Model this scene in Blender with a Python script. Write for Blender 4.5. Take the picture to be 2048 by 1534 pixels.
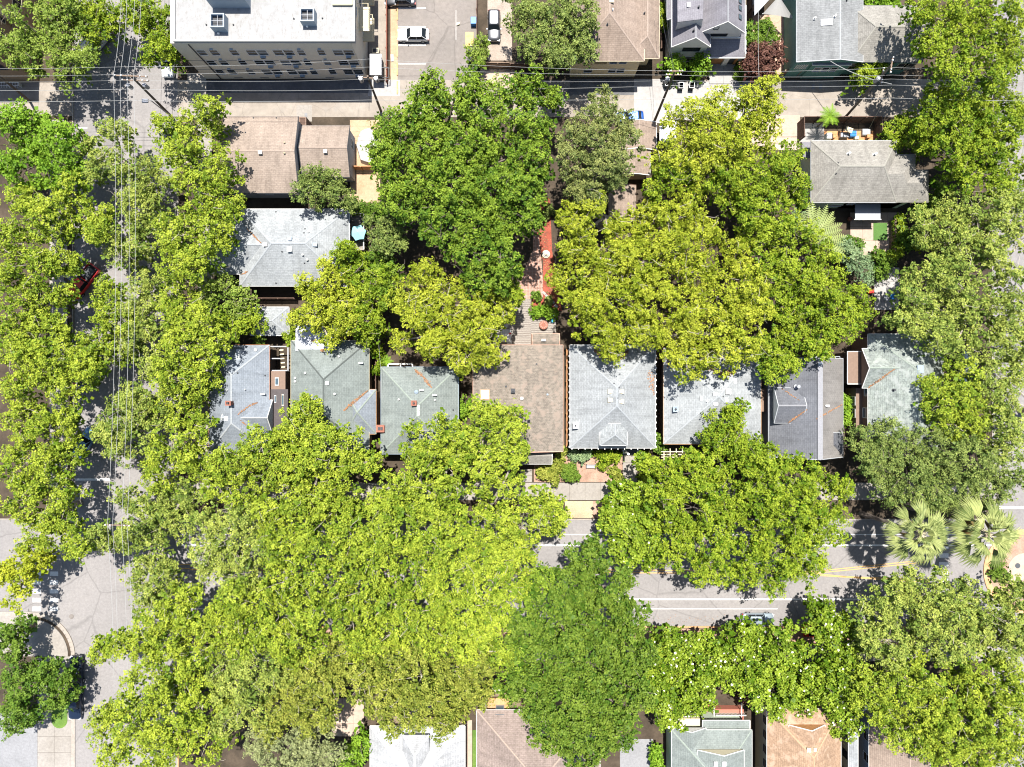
import bpy, math, random
import numpy as np
from mathutils import Vector, Matrix

R = math.radians
for o in list(bpy.data.objects):
    bpy.data.objects.remove(o)
SC = bpy.context.scene
COL = SC.collection

# ---------------------------------------------------------------- camera, light, exposure
H = 102.0          # drone height in metres
S = 14.0           # photograph pixels (2048 wide) per metre on the ground
cam_d = bpy.data.cameras.new("camera")
cam = bpy.data.objects.new("camera", cam_d)
COL.objects.link(cam)
cam.location = (0, 0, H)
cam.rotation_euler = (0, 0, 0)
cam_d.sensor_width = 36
cam_d.lens = 36 * H / (2048 / S)
cam_d.clip_start = 1
cam_d.clip_end = 2000
SC.camera = cam
SC.render.resolution_x, SC.render.resolution_y = 1024, 767

SUN_EL = 72.6
world = bpy.data.worlds.new("World")
SC.world = world
world.use_nodes = True
wn = world.node_tree
wn.nodes.clear()
wo = wn.nodes.new("ShaderNodeOutputWorld")
wb = wn.nodes.new("ShaderNodeBackground")
ws = wn.nodes.new("ShaderNodeTexSky")
ws.sky_type = 'NISHITA'
ws.sun_disc = False
ws.sun_elevation = R(SUN_EL)
ws.sun_rotation = R(0)
wb.inputs[1].default_value = 0.09
wn.links.new(ws.outputs[0], wb.inputs[0])
wn.links.new(wb.outputs[0], wo.inputs[0])
sd = bpy.data.lights.new("sun", 'SUN')
sd.energy = 5.0
sd.angle = R(0.53)
sd.color = (1.0, 0.96, 0.90)
sun = bpy.data.objects.new("sun", sd)
COL.objects.link(sun)
sun.rotation_euler = (-R(90 - SUN_EL), 0, 0)
sun.location = (0, 40, 120)
SC.view_settings.view_transform = 'Standard'
SC.view_settings.look = 'None'
SC.view_settings.exposure = 1.2
SC.view_settings.gamma = 1.0
SC.view_settings.use_curve_mapping = False
SC.render.engine = 'CYCLES'
cy = SC.cycles
cy.max_bounces = 5
cy.diffuse_bounces = 3
cy.glossy_bounces = 2
cy.transmission_bounces = 3
cy.transparent_max_bounces = 4
cy.caustics_reflective = False
cy.caustics_refractive = False
cy.use_denoising = True
cy.sample_clamp_indirect = 6
SC.render.film_transparent = False
cy.filter_width = 1.1

# ---------------------------------------------------------------- helpers
def P(px, py, z=0.0):
    """photo pixel (2048 wide) seen at height z -> world point"""
    f = (H - z) / H / S
    return ((px - 1024) * f, (767 - py) * f, z)

def srgb(r, g, b):
    def c(v):
        v /= 255.0
        return v / 12.92 if v <= .04045 else ((v + .055) / 1.055) ** 2.4
    return (c(r), c(g), c(b))

def tag(o, label=None, cat=None, group=None, kind=None):
    if label: o['label'] = label
    if cat: o['category'] = cat
    if group: o['group'] = group
    if kind: o['kind'] = kind
    return o

def empty(name, loc, rz=0.0, label=None, cat=None, group=None):
    o = bpy.data.objects.new(name, None)
    o.location = loc
    o.rotation_euler = (0, 0, rz)
    o.empty_display_size = 0.5
    COL.objects.link(o)
    return tag(o, label, cat, group)

class MB:
    """collects polygons into one mesh"""
    def __init__(s):
        s.v = []; s.f = []; s.m = []
    def poly(s, pts, m=0):
        b = len(s.v); s.v += [tuple(p) for p in pts]
        s.f.append(tuple(range(b, b + len(pts)))); s.m.append(m); return s
    def box(s, x0, x1, y0, y1, z0, z1, m=0):
        b = len(s.v)
        s.v += [(x0,y0,z0),(x1,y0,z0),(x1,y1,z0),(x0,y1,z0),(x0,y0,z1),(x1,y0,z1),(x1,y1,z1),(x0,y1,z1)]
        for q in ((3,2,1,0),(4,5,6,7),(0,1,5,4),(1,2,6,5),(2,3,7,6),(3,0,4,7)):
            s.f.append(tuple(b + i for i in q)); s.m.append(m)
        return s
    def obox(s, c, size, rz=0, m=0, tilt=0, ax='X'):
        M = Matrix.Translation(c) @ Matrix.Rotation(rz, 4, 'Z') @ Matrix.Rotation(tilt, 4, ax)
        b = len(s.v); a, d, h = size[0]/2, size[1]/2, size[2]/2
        for p in ((-a,-d,-h),(a,-d,-h),(a,d,-h),(-a,d,-h),(-a,-d,h),(a,-d,h),(a,d,h),(-a,d,h)):
            s.v.append(tuple(M @ Vector(p)))
        for q in ((3,2,1,0),(4,5,6,7),(0,1,5,4),(1,2,6,5),(2,3,7,6),(3,0,4,7)):
            s.f.append(tuple(b + i for i in q)); s.m.append(m)
        return s
    def tube(s, p0, p1, r0, r1=None, n=8, m=0, cap=True):
        r1 = r0 if r1 is None else r1
        p0, p1 = Vector(p0), Vector(p1)
        d = (p1 - p0)
        if d.length < 1e-6: return s
        d.normalize()
        u = d.orthogonal().normalized(); w = d.cross(u)
        b = len(s.v)
        for p, r in ((p0, r0), (p1, r1)):
            for i in range(n):
                a = 2*math.pi*i/n
                s.v.append(tuple(p + (u*math.cos(a) + w*math.sin(a))*r))
        for i in range(n):
            j = (i+1) % n
            s.f.append((b+i, b+j, b+n+j, b+n+i)); s.m.append(m)
        if cap:
            s.f.append(tuple(b+n+i for i in range(n))); s.m.append(m)
            s.f.append(tuple(b+n-1-i for i in range(n))); s.m.append(m)
        return s
    def path(s, pts, r, n=6, m=0):
        rr = r if isinstance(r, (list, tuple)) else [r]*len(pts)
        for i in range(len(pts)-1):
            s.tube(pts[i], pts[i+1], rr[i], rr[i+1], n, m, cap=(i in (0, len(pts)-2)))
        return s
    def cyl(s, c, r, z0, z1, n=16, m=0, r1=None):
        return s.tube((c[0],c[1],z0), (c[0],c[1],z1), r, r1, n, m)
    def prism(s, pts, z0, z1, m=0):
        """pts: xy loop, counterclockwise"""
        n = len(pts); b = len(s.v)
        s.v += [(p[0],p[1],z0) for p in pts] + [(p[0],p[1],z1) for p in pts]
        s.f.append(tuple(b+n+i for i in range(n))); s.m.append(m)
        s.f.append(tuple(b+n-1-i for i in range(n))); s.m.append(m)
        for i in range(n):
            j = (i+1) % n
            s.f.append((b+i,b+j,b+n+j,b+n+i)); s.m.append(m)
        return s
    def build(s, name, mats, parent=None, smooth=False, bevel=0):
        if not isinstance(mats, (list, tuple)): mats = [mats]
        me = bpy.data.meshes.new(name)
        off = Vector((0,0,0))
        if parent is not None:
            p = parent
            while p is not None:
                off += p.location; p = p.parent
            local = getattr(s, 'local', False)
            if local: off = Vector((0,0,0))
        vs = [(v[0]-off.x, v[1]-off.y, v[2]-off.z) for v in s.v]
        me.from_pydata(vs, [], s.f)
        for m in mats: me.materials.append(m)
        if len(mats) > 1: me.polygons.foreach_set('material_index', s.m)
        if smooth: me.polygons.foreach_set('use_smooth', [True]*len(me.polygons))
        uv = me.uv_layers.new(name='UVMap')
        co = s.v
        data = [0.0]*(2*len(me.loops)); k = 0
        for poly in me.polygons:
            n = poly.normal
            if abs(n.z) > .97: u, w = Vector((1,0,0)), Vector((0,1,0))
            else:
                u = Vector((0,0,1)).cross(n).normalized(); w = n.cross(u)
            for li in poly.loop_indices:
                c = Vector(co[me.loops[li].vertex_index])
                data[2*li] = c.dot(u); data[2*li+1] = c.dot(w)
        uv.data.foreach_set('uv', data)
        me.validate()
        o = bpy.data.objects.new(name, me)
        COL.objects.link(o)
        if parent is not None: o.parent = parent
        if bevel:
            md = o.modifiers.new('bevel', 'BEVEL'); md.width = bevel; md.segments = 2; md.limit_method = 'ANGLE'
        return o

def LMB():
    m = MB(); m.local = True; return m

def copy_tree(o, parent=None):
    c = o.copy(); COL.objects.link(c)
    if parent is not None: c.parent = parent
    for ch in list(o.children): copy_tree(ch, c)
    return c

# ---------------------------------------------------------------- materials
MATS = {}
class NT:
    def __init__(s, name, rough=.8, spec=.3, metal=0.0):
        s.mat = bpy.data.materials.new(name); s.mat.use_nodes = True
        s.t = s.mat.node_tree; s.t.nodes.clear()
        s.out = s.t.nodes.new('ShaderNodeOutputMaterial')
        s.b = s.t.nodes.new('ShaderNodeBsdfPrincipled')
        s.b.inputs['Roughness'].default_value = rough
        s.b.inputs['Specular IOR Level'].default_value = spec
        s.b.inputs['Metallic'].default_value = metal
        s.t.links.new(s.b.outputs[0], s.out.inputs[0])
        MATS[name] = s.mat
    def n(s, t, **k):
        x = s.t.nodes.new(t)
        for a, b in k.items(): setattr(x, a, b)
        return x
    def l(s, a, b): s.t.links.new(a, b)
    def coord(s, which):
        if which == 'UV':
            return s.n('ShaderNodeTexCoord').outputs['UV']
        return s.n('ShaderNodeNewGeometry').outputs['Position']
    def noise(s, co, scale, detail=4, rough=.6, stretch=None):
        x = s.n('ShaderNodeTexNoise'); x.inputs['Scale'].default_value = scale
        x.inputs['Detail'].default_value = detail; x.inputs['Roughness'].default_value = rough
        if stretch:
            mp = s.n('ShaderNodeMapping'); mp.inputs['Scale'].default_value = stretch
            s.l(co, mp.inputs[0]); co = mp.outputs[0]
        s.l(co, x.inputs['Vector']); return x.outputs['Fac']
    def ramp(s, f, stops):
        x = s.n('ShaderNodeValToRGB'); e = x.color_ramp.elements
        while len(e) > 1: e.remove(e[-1])
        e[0].position = stops[0][0]; e[0].color = stops[0][1] if len(stops[0][1]) == 4 else (*stops[0][1], 1)
        for p, c in stops[1:]:
            q = e.new(p); q.color = c if len(c) == 4 else (*c, 1)
        s.l(f, x.inputs[0]); return x.outputs[0]
    def mix(s, f, a, b, mode='MIX'):
        x = s.n('ShaderNodeMix', data_type='RGBA', blend_type=mode)
        for sock, val in ((x.inputs[0], f), (x.inputs[6], a), (x.inputs[7], b)):
            if isinstance(val, (int, float)): sock.default_value = val
            elif isinstance(val, tuple): sock.default_value = (*val, 1) if len(val) == 3 else val
            else: s.l(val, sock)
        return x.outputs[2]
    def color(s, c): s.l(c, s.b.inputs['Base Color'])
    def bump(s, f, dist=.02, strength=.6):
        x = s.n('ShaderNodeBump'); x.inputs['Distance'].default_value = dist
        x.inputs['Strength'].default_value = strength
        s.l(f, x.inputs['Height']); s.l(x.outputs[0], s.b.inputs['Normal'])

def g(v): return (v, v, v)
def mul(c, k): return tuple(x*k for x in c)

def plain(name, col, rough=.7, spec=.3, metal=0, var=.12, scale=3.0):
    if name in MATS: return MATS[name]
    t = NT(name, rough, spec, metal)
    co = t.coord('P'); f = t.noise(co, scale, 4)
    f2 = t.noise(co, scale*9, 2)
    c = t.ramp(f, [(.3, mul(col, 1-var)), (.7, mul(col, 1+var))])
    t.color(t.mix(.35, c, t.mix(1.0, c, t.ramp(f2, [(.3, g(.8)), (.7, g(1.1))]), 'MULTIPLY')))
    return t.mat

def shingle(name, c1, c2, patch=.5, row=.24, width=.5, blotch=None, streak=0.0):
    t = NT(name, .9, .15)
    c1, c2 = mul(c1, .86), mul(c2, .86)
    if blotch: blotch = mul(blotch, .86)
    uv = t.coord('UV')
    br = t.n('ShaderNodeTexBrick'); br.offset = .5
    br.inputs['Scale'].default_value = 1; br.inputs['Brick Width'].default_value = width
    br.inputs['Row Height'].default_value = row; br.inputs['Mortar Size'].default_value = .022
    br.inputs['Mortar Smooth'].default_value = .3; br.inputs['Bias'].default_value = 0
    br.inputs['Color1'].default_value = (*c1, 1); br.inputs['Color2'].default_value = (*c2, 1)
    m = mul(tuple((a+b)/2 for a, b in zip(c1, c2)), .74)
    br.inputs['Mortar'].default_value = (*m, 1)
    t.l(uv, br.inputs['Vector'])
    c = br.outputs['Color']
    n1 = t.noise(uv, 2.2, 5, .7, (1, 1.6, 1))
    c = t.mix(1.0, c, t.ramp(n1, [(.32, g(1-patch*.45)), (.5, g(1)), (.68, g(1+patch*.35))]), 'MULTIPLY')
    n2 = t.noise(uv, .22, 3, .5)
    c = t.mix(1.0, c, t.ramp(n2, [(.3, g(.88)), (.7, g(1.08))]), 'MULTIPLY')
    n4 = t.noise(uv, .6, 6, .75, (1.8, .35, 1))
    c = t.mix(1.0, c, t.ramp(n4, [(.36, g(.80)), (.52, g(1)), (.7, g(1.07))]), 'MULTIPLY')
    n3 = t.noise(uv, 14, 2, .5)
    c = t.mix(1.0, c, t.ramp(n3, [(.3, g(.86)), (.7, g(1.12))]), 'MULTIPLY')
    if blotch:
        nb = t.noise(uv, .9, 4, .6)
        c = t.mix(t.ramp(nb, [(.52, g(0)), (.62, g(.8))]), c, blotch)
    t.color(c)
    t.bump(br.outputs['Fac'], .012, -.5)
    return t.mat

def tile_mat(name, c1, c2, mortar, bw, rh, ms=.01, off=.5, coordk='UV', rough=.85, patch=.3):
    t = NT(name, rough, .2)
    uv = t.coord(coordk)
    br = t.n('ShaderNodeTexBrick'); br.offset = off
    br.inputs['Scale'].default_value = 1; br.inputs['Brick Width'].default_value = bw
    br.inputs['Row Height'].default_value = rh; br.inputs['Mortar Size'].default_value = ms
    br.inputs['Color1'].default_value = (*c1, 1); br.inputs['Color2'].default_value = (*c2, 1)
    br.inputs['Mortar'].default_value = (*mortar, 1)
    t.l(uv, br.inputs['Vector'])
    n1 = t.noise(uv, 1.2, 5, .7)
    t.color(t.mix(1.0, br.outputs['Color'], t.ramp(n1, [(.3, g(1-patch)), (.7, g(1+patch))]), 'MULTIPLY'))
    t.bump(br.outputs['Fac'], .01, -.5)
    return t.mat

def ground_mat(name, base, dark, light, s1=.25, s2=2.5, crack=0.0, speck=.15, rough=.92, stain=None):
    t = NT(name, rough, .15)
    if 'concrete' in name: base, dark, light = (mul(q, .80) for q in (base, dark, light))
    co = t.coord('P')
    a = t.noise(co, s1, 5, .6); b = t.noise(co, s2, 5, .65); c_ = t.noise(co, 22, 2, .5)
    c = t.ramp(a, [(.3, dark), (.5, base), (.72, light)])
    c = t.mix(1.0, c, t.ramp(b, [(.3, g(.86)), (.7, g(1.12))]), 'MULTIPLY')
    c = t.mix(1.0, c, t.ramp(c_, [(.3, g(1-speck)), (.7, g(1+speck))]), 'MULTIPLY')
    if crack:
        v = t.n('ShaderNodeTexVoronoi', feature='DISTANCE_TO_EDGE'); v.inputs['Scale'].default_value = crack
        nz = t.n('ShaderNodeTexNoise'); nz.inputs['Scale'].default_value = .8; t.l(co, nz.inputs['Vector'])
        ad = t.n('ShaderNodeMix', data_type='VECTOR'); ad.inputs[0].default_value = .25
        t.l(co, ad.inputs[4]); t.l(nz.outputs['Color'], ad.inputs[5])
        t.l(ad.outputs[1], v.inputs['Vector'])
        c = t.mix(t.ramp(v.outputs['Distance'], [(0, g(.45)), (.012, g(0))]), c, mul(base, .5))
    if stain:
        q = t.noise(co, .5, 6, .7)
        c = t.mix(t.ramp(q, [(.56, g(0)), (.66, g(.55))]), c, stain)
    t.color(c)
    t.bump(b, .03, .3)
    return t.mat

asphalt = ground_mat('asphalt', (.20,.188,.182), (.178,.168,.162), (.222,.208,.20), .12, 3, crack=.13, speck=.12, stain=(.16,.15,.145))
asphalt_lot = ground_mat('asphalt_lot', (.18,.16,.145), (.16,.143,.13), (.205,.18,.16), .15, 2, crack=.18, speck=.12, stain=(.15,.135,.12))
asphalt_dark = ground_mat('asphalt_patched', (.10,.10,.105), (.08,.08,.085), (.14,.14,.14), .3, 2, speck=.1, stain=(.2,.18,.16))  # dark asphalt with paler blotches
concrete = ground_mat('concrete', (.30,.275,.245), (.27,.245,.215), (.33,.30,.27), .3, 3, speck=.08)
concrete_old = ground_mat('concrete_old', (.30,.262,.222), (.25,.215,.18), (.35,.31,.265), .2, 1.2, crack=.35, speck=.1, stain=(.22,.20,.18))
concrete_new = ground_mat('concrete_pale', (.36,.345,.33), (.33,.315,.30), (.40,.385,.365), .2, 2, speck=.06)
concrete_pink = ground_mat('concrete_pink', (.44,.34,.27), (.40,.31,.25), (.48,.38,.31), .3, 2, speck=.06)
kerb_m = ground_mat('kerb_concrete', (.34,.30,.26), (.30,.27,.23), (.38,.34,.30), .3, 3)
kerb_orange = ground_mat('kerb_worn_orange', (.46,.26,.13), (.38,.22,.12), (.52,.34,.2), .5, 4)
soil = ground_mat('soil', (.055,.042,.03), (.035,.028,.02), (.085,.064,.045), .4, 3, speck=.3)
dirt_tan = ground_mat('tan_dirt', (.36,.25,.16), (.30,.20,.12), (.42,.30,.20), .4, 3, speck=.2)
gravel_m = ground_mat('gravel', (.27,.225,.185), (.22,.18,.15), (.33,.28,.235), .6, 5, speck=.35)
dry_grass_m = ground_mat('dry_grass', (.36,.28,.18), (.30,.22,.15), (.40,.32,.22), .5, 5, speck=.25, stain=(.30,.22,.18))
lawn_m = ground_mat('lawn', (.085,.15,.03), (.06,.12,.02), (.12,.19,.04), .6, 6, speck=.3)
turf_m = ground_mat('turf', (.07,.14,.035), (.06,.125,.03), (.08,.155,.04), .6, 9, speck=.2)
mulch_m = ground_mat('red_mulch', (.24,.062,.040), (.13,.04,.027), (.30,.085,.055), .8, 7, speck=.35)
garden_soil = ground_mat('garden_soil', (.30,.19,.14), (.22,.14,.10), (.36,.24,.18), .7, 6, speck=.3)
court_m = ground_mat('grey_court', (.20,.20,.205), (.175,.175,.18), (.22,.22,.225), .3, 3, speck=.12)
brick_pave = tile_mat('brick_paving', (.31,.175,.13), (.26,.145,.105), (.36,.27,.23), .42, .21, .02, 0)
stone_pave = tile_mat('stone_paving', (.42,.36,.28), (.34,.29,.22), (.14,.12,.08), .9, .5, .07, .4)
paint_white = plain('road_paint_white', (.55,.54,.52), .7, var=.18, scale=6)
paint_yellow = plain('road_paint_yellow', (.50,.29,.10), .7, var=.2, scale=6)
white = plain('white_paint', (.62,.61,.58), .5, var=.05)
cream = plain('cream_paint', (.50,.44,.30), .6, var=.05)
beige = plain('beige_stucco', (.70,.58,.36), .85, var=.05, scale=1)
taupe = plain('taupe_stucco', (.60,.53,.43), .9, var=.04, scale=.6)
taupe_d = plain('taupe_trim', (.28,.255,.23), .8, var=.04)
brownwall = plain('brown_siding', (.17,.115,.085), .8, var=.1)
tanwall = plain('tan_siding', (.50,.38,.26), .8, var=.06)
greywall = plain('grey_siding', (.36,.37,.38), .8, var=.06)
darkgrey = plain('dark_grey_paint', (.06,.065,.07), .6)
charcoal = plain('charcoal', (.035,.037,.042), .6)
greenwall = plain('green_siding', (.09,.21,.175), .75, var=.08)
sagewall = plain('sage_siding', (.46,.54,.42), .8, var=.06)
blueg = plain('blue_grey_paint', (.22,.27,.32), .5, var=.05)
rust = plain('rust_litter', (.33,.13,.05), .9, var=.3, scale=8)
wood = plain('weathered_wood', (.20,.14,.10), .85, var=.2)
wood_or = plain('orange_wood', (.42,.20,.08), .6, var=.2)
wood_dk = plain('dark_wood', (.09,.055,.04), .85, var=.2)
pole_w = plain('pole_wood', (.13,.10,.075), .9, var=.25, scale=2)
deckwood = plain('deck_grey_wood', (.235,.21,.185), .85, var=.25, scale=6)
metal_l = plain('galvanised_metal', (.24,.25,.27), .4, .5, .4, .06)
wire_m = plain('wire_aluminium', (.30,.30,.29), .5, .4, 0, .02)
alum = plain('white_metal_sheet', (.30,.31,.335), .45, .5, 0, .05)
brickred = plain('chimney_brick', (.24,.10,.07), .9, var=.3, scale=9)
black = plain('black_rubber', (.012,.012,.013), .7)
glass = NT('window_glass', .12, .12); glass.b.inputs['Base Color'].default_value = (.012,.016,.02,1); glass = glass.mat
glass_b = NT('bluish_glass', .1, .6); glass_b.b.inputs['Base Color'].default_value = (.05,.08,.10,1); glass_b = glass_b.mat
blue_p = plain('blue_plastic', (.02,.16,.42), .4)
teal_p = plain('teal_fabric', (.22,.45,.48), .8, var=.06)
red_p = plain('red_plastic', (.5,.02,.015), .5)
sail_m = plain('sail_fabric', (.34,.33,.31), .8, var=.03)
bark = plain('grey_bark', (.17,.14,.115), .95, var=.3, scale=3)
bark_p = plain('pale_bark', (.33,.29,.24), .95, var=.2, scale=3)

def membrane():
    t = NT('white_roof_membrane', .7, .25)
    co = t.coord('P')
    a = t.noise(co, 1.0, 6, .75); b = t.noise(co, 5, 4, .7, (1, .25, 1)); d = t.noise(co, 9, 3, .6)
    c = t.ramp(a, [(.3, (.205,.202,.196)), (.6, (.265,.262,.257))])
    c = t.mix(t.ramp(b, [(.54, g(0)), (.70, g(.6))]), c, (.15,.135,.12))
    c = t.mix(t.ramp(d, [(.64, g(0)), (.70, g(.75))]), c, (.09,.075,.065))
    t.color(c); return t.mat
roof_white = membrane()
sh_tan = shingle('shingle_tan', (.31,.25,.205), (.27,.215,.175), .35)
sh_tan2 = shingle('shingle_sandy', (.37,.25,.165), (.31,.205,.135), .5, blotch=(.42,.30,.215))
sh_pink = shingle('shingle_pinkish', (.30,.235,.19), (.26,.20,.16), .3)
sh_blue = shingle('shingle_blue_grey', (.25,.275,.305), (.215,.24,.27), .25)
sh_grey = shingle('shingle_light_grey', (.28,.297,.297), (.24,.257,.257), .4)
sh_grey2 = shingle('shingle_pale_grey', (.325,.34,.345), (.28,.294,.30), .4)
sh_dgrey = shingle('shingle_mid_grey', (.235,.24,.24), (.20,.205,.205), .4)
sh_pale = shingle('shingle_mottled_pale', (.335,.35,.35), (.27,.285,.29), .6)
sh_green = shingle('shingle_green_grey', (.215,.24,.225), (.188,.212,.20), .3)
sh_mgreen = shingle('shingle_mottled_green', (.27,.30,.27), (.215,.24,.225), .9, blotch=(.31,.33,.31))
sh_brown = shingle('shingle_brown', (.235,.20,.165), (.20,.172,.14), .8, row=.2, width=.3, blotch=(.26,.205,.165))
sh_char = shingle('shingle_charcoal', (.155,.16,.175), (.13,.135,.15), .2)
sh_charb = shingle('shingle_warm_charcoal', (.225,.21,.195), (.20,.188,.175), .2)
sh_lav = shingle('shingle_lavender_grey', (.24,.23,.25), (.21,.20,.22), .15)
sh_taupe = shingle('shingle_taupe', (.28,.265,.235), (.24,.225,.20), .5)
sh_wht = shingle('shingle_white_grey', (.39,.395,.40), (.33,.335,.34), .25)
sh_brn2 = shingle('shingle_mauve_brown', (.26,.205,.18), (.22,.175,.15), .5)
cap_grey = plain('ridge_cap_grey', (.27,.285,.295), .9, var=.15, scale=5)
cap_dark = plain('ridge_cap_dark', (.075,.085,.08), .9, var=.15, scale=5)
cap_tan = plain('ridge_cap_tan', (.28,.22,.18), .9, var=.15, scale=5)
cap_green = plain('ridge_cap_green', (.205,.235,.205), .9, var=.15, scale=5)
cap_white = plain('ridge_cap_white', (.62,.62,.61), .8, var=.05, scale=5)
cap_taupe = plain('ridge_cap_taupe', (.235,.225,.195), .9, var=.15, scale=5)
cap_char = plain('ridge_cap_charcoal', (.21,.21,.22), .9, var=.1, scale=5)
cap_sand = plain('ridge_cap_sandy', (.38,.235,.145), .9, var=.15, scale=5)

def leafmat(name, dark, light, trans=.17, rough=.5, spec=.14):
    m = bpy.data.materials.new(name); m.use_nodes = True
    t = m.node_tree; t.nodes.clear()
    N = t.nodes.new; L = t.links.new
    out = N('ShaderNodeOutputMaterial'); b = N('ShaderNodeBsdfPrincipled'); tr = N('ShaderNodeBsdfTranslucent'); mx = N('ShaderNodeMixShader')
    at = N('ShaderNodeAttribute'); at.attribute_name = 'tint'
    rp = N('ShaderNodeValToRGB'); e = rp.color_ramp.elements
    e[0].color = (dark[0]*1.15, dark[1]*1.15, dark[2]*.8, 1); e[1].color = (light[0]*1.12, light[1]*1.10, light[2]*.72, 1)
    L(at.outputs['Fac'], rp.inputs[0]); L(rp.outputs[0], b.inputs['Base Color'])
    mm = N('ShaderNodeMix'); mm.data_type = 'RGBA'; mm.blend_type = 'MULTIPLY'; mm.inputs[0].default_value = 1
    L(rp.outputs[0], mm.inputs[6]); mm.inputs[7].default_value = (1.25, 1.1, .5, 1)
    L(mm.outputs[2], tr.inputs[0])
    b.inputs['Roughness'].default_value = rough; b.inputs['Specular IOR Level'].default_value = spec
    mx.inputs[0].default_value = trans
    L(b.outputs[0], mx.inputs[1]); L(tr.outputs[0], mx.inputs[2]); L(mx.outputs[0], out.inputs[0])
    return m

# ---------------------------------------------------------------- ground and paving
def sheet(name, pts, z, mat, parent=None, kind='structure', thick=0):
    """pts in photo pixels on the ground"""
    w = [P(px, py)[:2] for px, py in pts]
    a = sum(w[i][0]*w[(i+1) % len(w)][1]-w[(i+1) % len(w)][0]*w[i][1] for i in range(len(w)))
    if a < 0: w.reverse()
    m = MB()
    if thick: m.prism(w, z-thick, z)
    else: m.poly([(x, y, z) for x, y in w])
    o = m.build(name, mat, parent)
    if kind and parent is None: o['kind'] = kind
    return o

def rect(x0, y0, x1, y1): return [(x0,y0),(x1,y0),(x1,y1),(x0,y1)]

gd = MB(); gd.poly([(-600,-600,0),(600,-600,0),(600,600,0),(-600,600,0)])
tag(gd.build('ground', soil), kind='structure')

def arc(cx, cy_, r, a0, a1, n=14):
    return [(cx+r*math.cos(R(a0+(a1-a0)*i/n)), cy_+r*math.sin(R(a0+(a1-a0)*i/n))) for i in range(n+1)]

# road surfaces (all at 4 mm): left street, bottom street, right street
sheet('road', rect(148,-900,355,2600), .004, asphalt)
sheet('cross_road', rect(-1500,1040,148,1224) , .004, asphalt)
sheet('cross_road', rect(355,1040,1985,1252), .004, asphalt)
sheet('side_road', rect(1985,-900,2230,2600), .004, asphalt)
sheet('road_corner', [(148,1224)]+[(63,1224)]+arc(63,1312,86,-90,0)[1:]+[(148,1312)], .006, asphalt)
# paint
def line(x0, y0, x1, y1, w, mat, name='road_line', parent=None):
    a, b = Vector(P(x0,y0)), Vector(P(x1,y1))
    d = (b-a).normalized(); n = Vector((-d.y, d.x, 0))*w/2
    m = MB(); m.poly([tuple(p+Vector((0,0,.010))) for p in (a-n, b-n, b+n, a+n)])
    return tag(m.build(name, mat, parent), kind=None if parent else 'structure')
line(1075,1069,1975,1069,.12,paint_white); line(360,1069,1000,1069,.12,paint_white)
line(360,1090.5,1985,1090.5,.22,paint_white)
line(360,1198.5,1860,1198.5,.22,paint_white); line(360,1217.5,1555,1217.5,.12,paint_white)
line(349,1129,380,1129,.14,paint_yellow); line(349,1137,380,1137,.14,paint_yellow)
line(380,1133,1625,1143,.14,paint_yellow); line(380,1139,1625,1148,.14,paint_yellow)
line(1625,1143,1850,1120,.13,paint_yellow); line(1625,1147,1850,1124.5,.13,paint_yellow)
line(1630,1147,1690,1153,.13,paint_yellow); line(1690,1153,1860,1160,.13,paint_yellow); line(1640,1151,1860,1165,.13,paint_yellow)
line(150,959,219,959,.30,paint_white)
line(155,256,175,256,.10,paint_white); line(160,259,165,272,.10,paint_white)
line(1995,1015,2120,1015,.35,paint_white)
cw = empty('crosswalk', P(90,1180)); cw['kind'] = 'structure'
for k in range(5):
    for j in (0, 1):
        x = 65+34.5*j; y = 1143+k*17.6
        sheet('crosswalk_bar', rect(x, y, x+17, y+8.6), .010, paint_white, cw)
cw2 = empty('crosswalk', P(1888,1110)); cw2['kind'] = 'structure'
for k in range(8):
    y = 1054+k*17.5
    sheet('crosswalk_bar', rect(1878, y, 1897, y+9), .010, paint_white, cw2)

def slabs(name, x0, y0, x1, y1, nx, ny, mat, z=.12, gap=.03, bed=concrete_old, holes=()):
    root = empty(name, P((x0+x1)/2, (y0+y1)/2)); root['kind'] = 'structure'
    ax, ay, _ = P(x0, y1); bx, by, _ = P(x1, y0)
    dx, dy = (bx-ax)/nx, (by-ay)/ny
    m = MB(); m.box(ax, bx, ay, by, 0.001, z-.02); m.build('paving_bed', soil if z > .05 else bed, root)
    lm = LMB(); lm.box(-dx/2+gap/2, dx/2-gap/2, -dy/2+gap/2, dy/2-gap/2, -.03, 0)
    lm.v = [v for v in lm.v]
    first = None
    for i in range(nx):
        for j in range(ny):
            if (i, j) in holes: continue
            c = (ax+(i+.5)*dx-root.location.x, ay+(j+.5)*dy-root.location.y, z+random.uniform(-.004,.004))
            if first is None:
                first = o = lm.build('slab', mat, root)
            else:
                o = first.copy(); COL.objects.link(o)
            o.location = c
    return root
random.seed(4)
slabs('sidewalk', 76,1312,143,1600, 2, 9, concrete)
slabs('sidewalk', 355,1000-35,1985,1000, 52, 1, concrete)
slabs('sidewalk', 355,1290,1985,1322, 52, 1, concrete)
slabs('sidewalk', 100,240,136,1000, 1, 24, concrete)
slabs('sidewalk', 396,240,425,960, 1, 22, concrete)
slabs('walkway', 1245,905,1274,964, 1, 3, concrete)
slabs('walkway', 1040,938,1064,964, 1, 2, concrete)
slabs('driveway', 1418,128,1474,168, 2, 2, concrete_new, .10)
slabs('patio', 664,1396,728,1472, 3, 3, concrete_pink, .10)
slabs('patio', 1700,425,1800,510, 4, 3, concrete_pink, .08)
slabs('patio', 1748,535,1798,620, 2, 3, concrete_new, .08)
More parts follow.
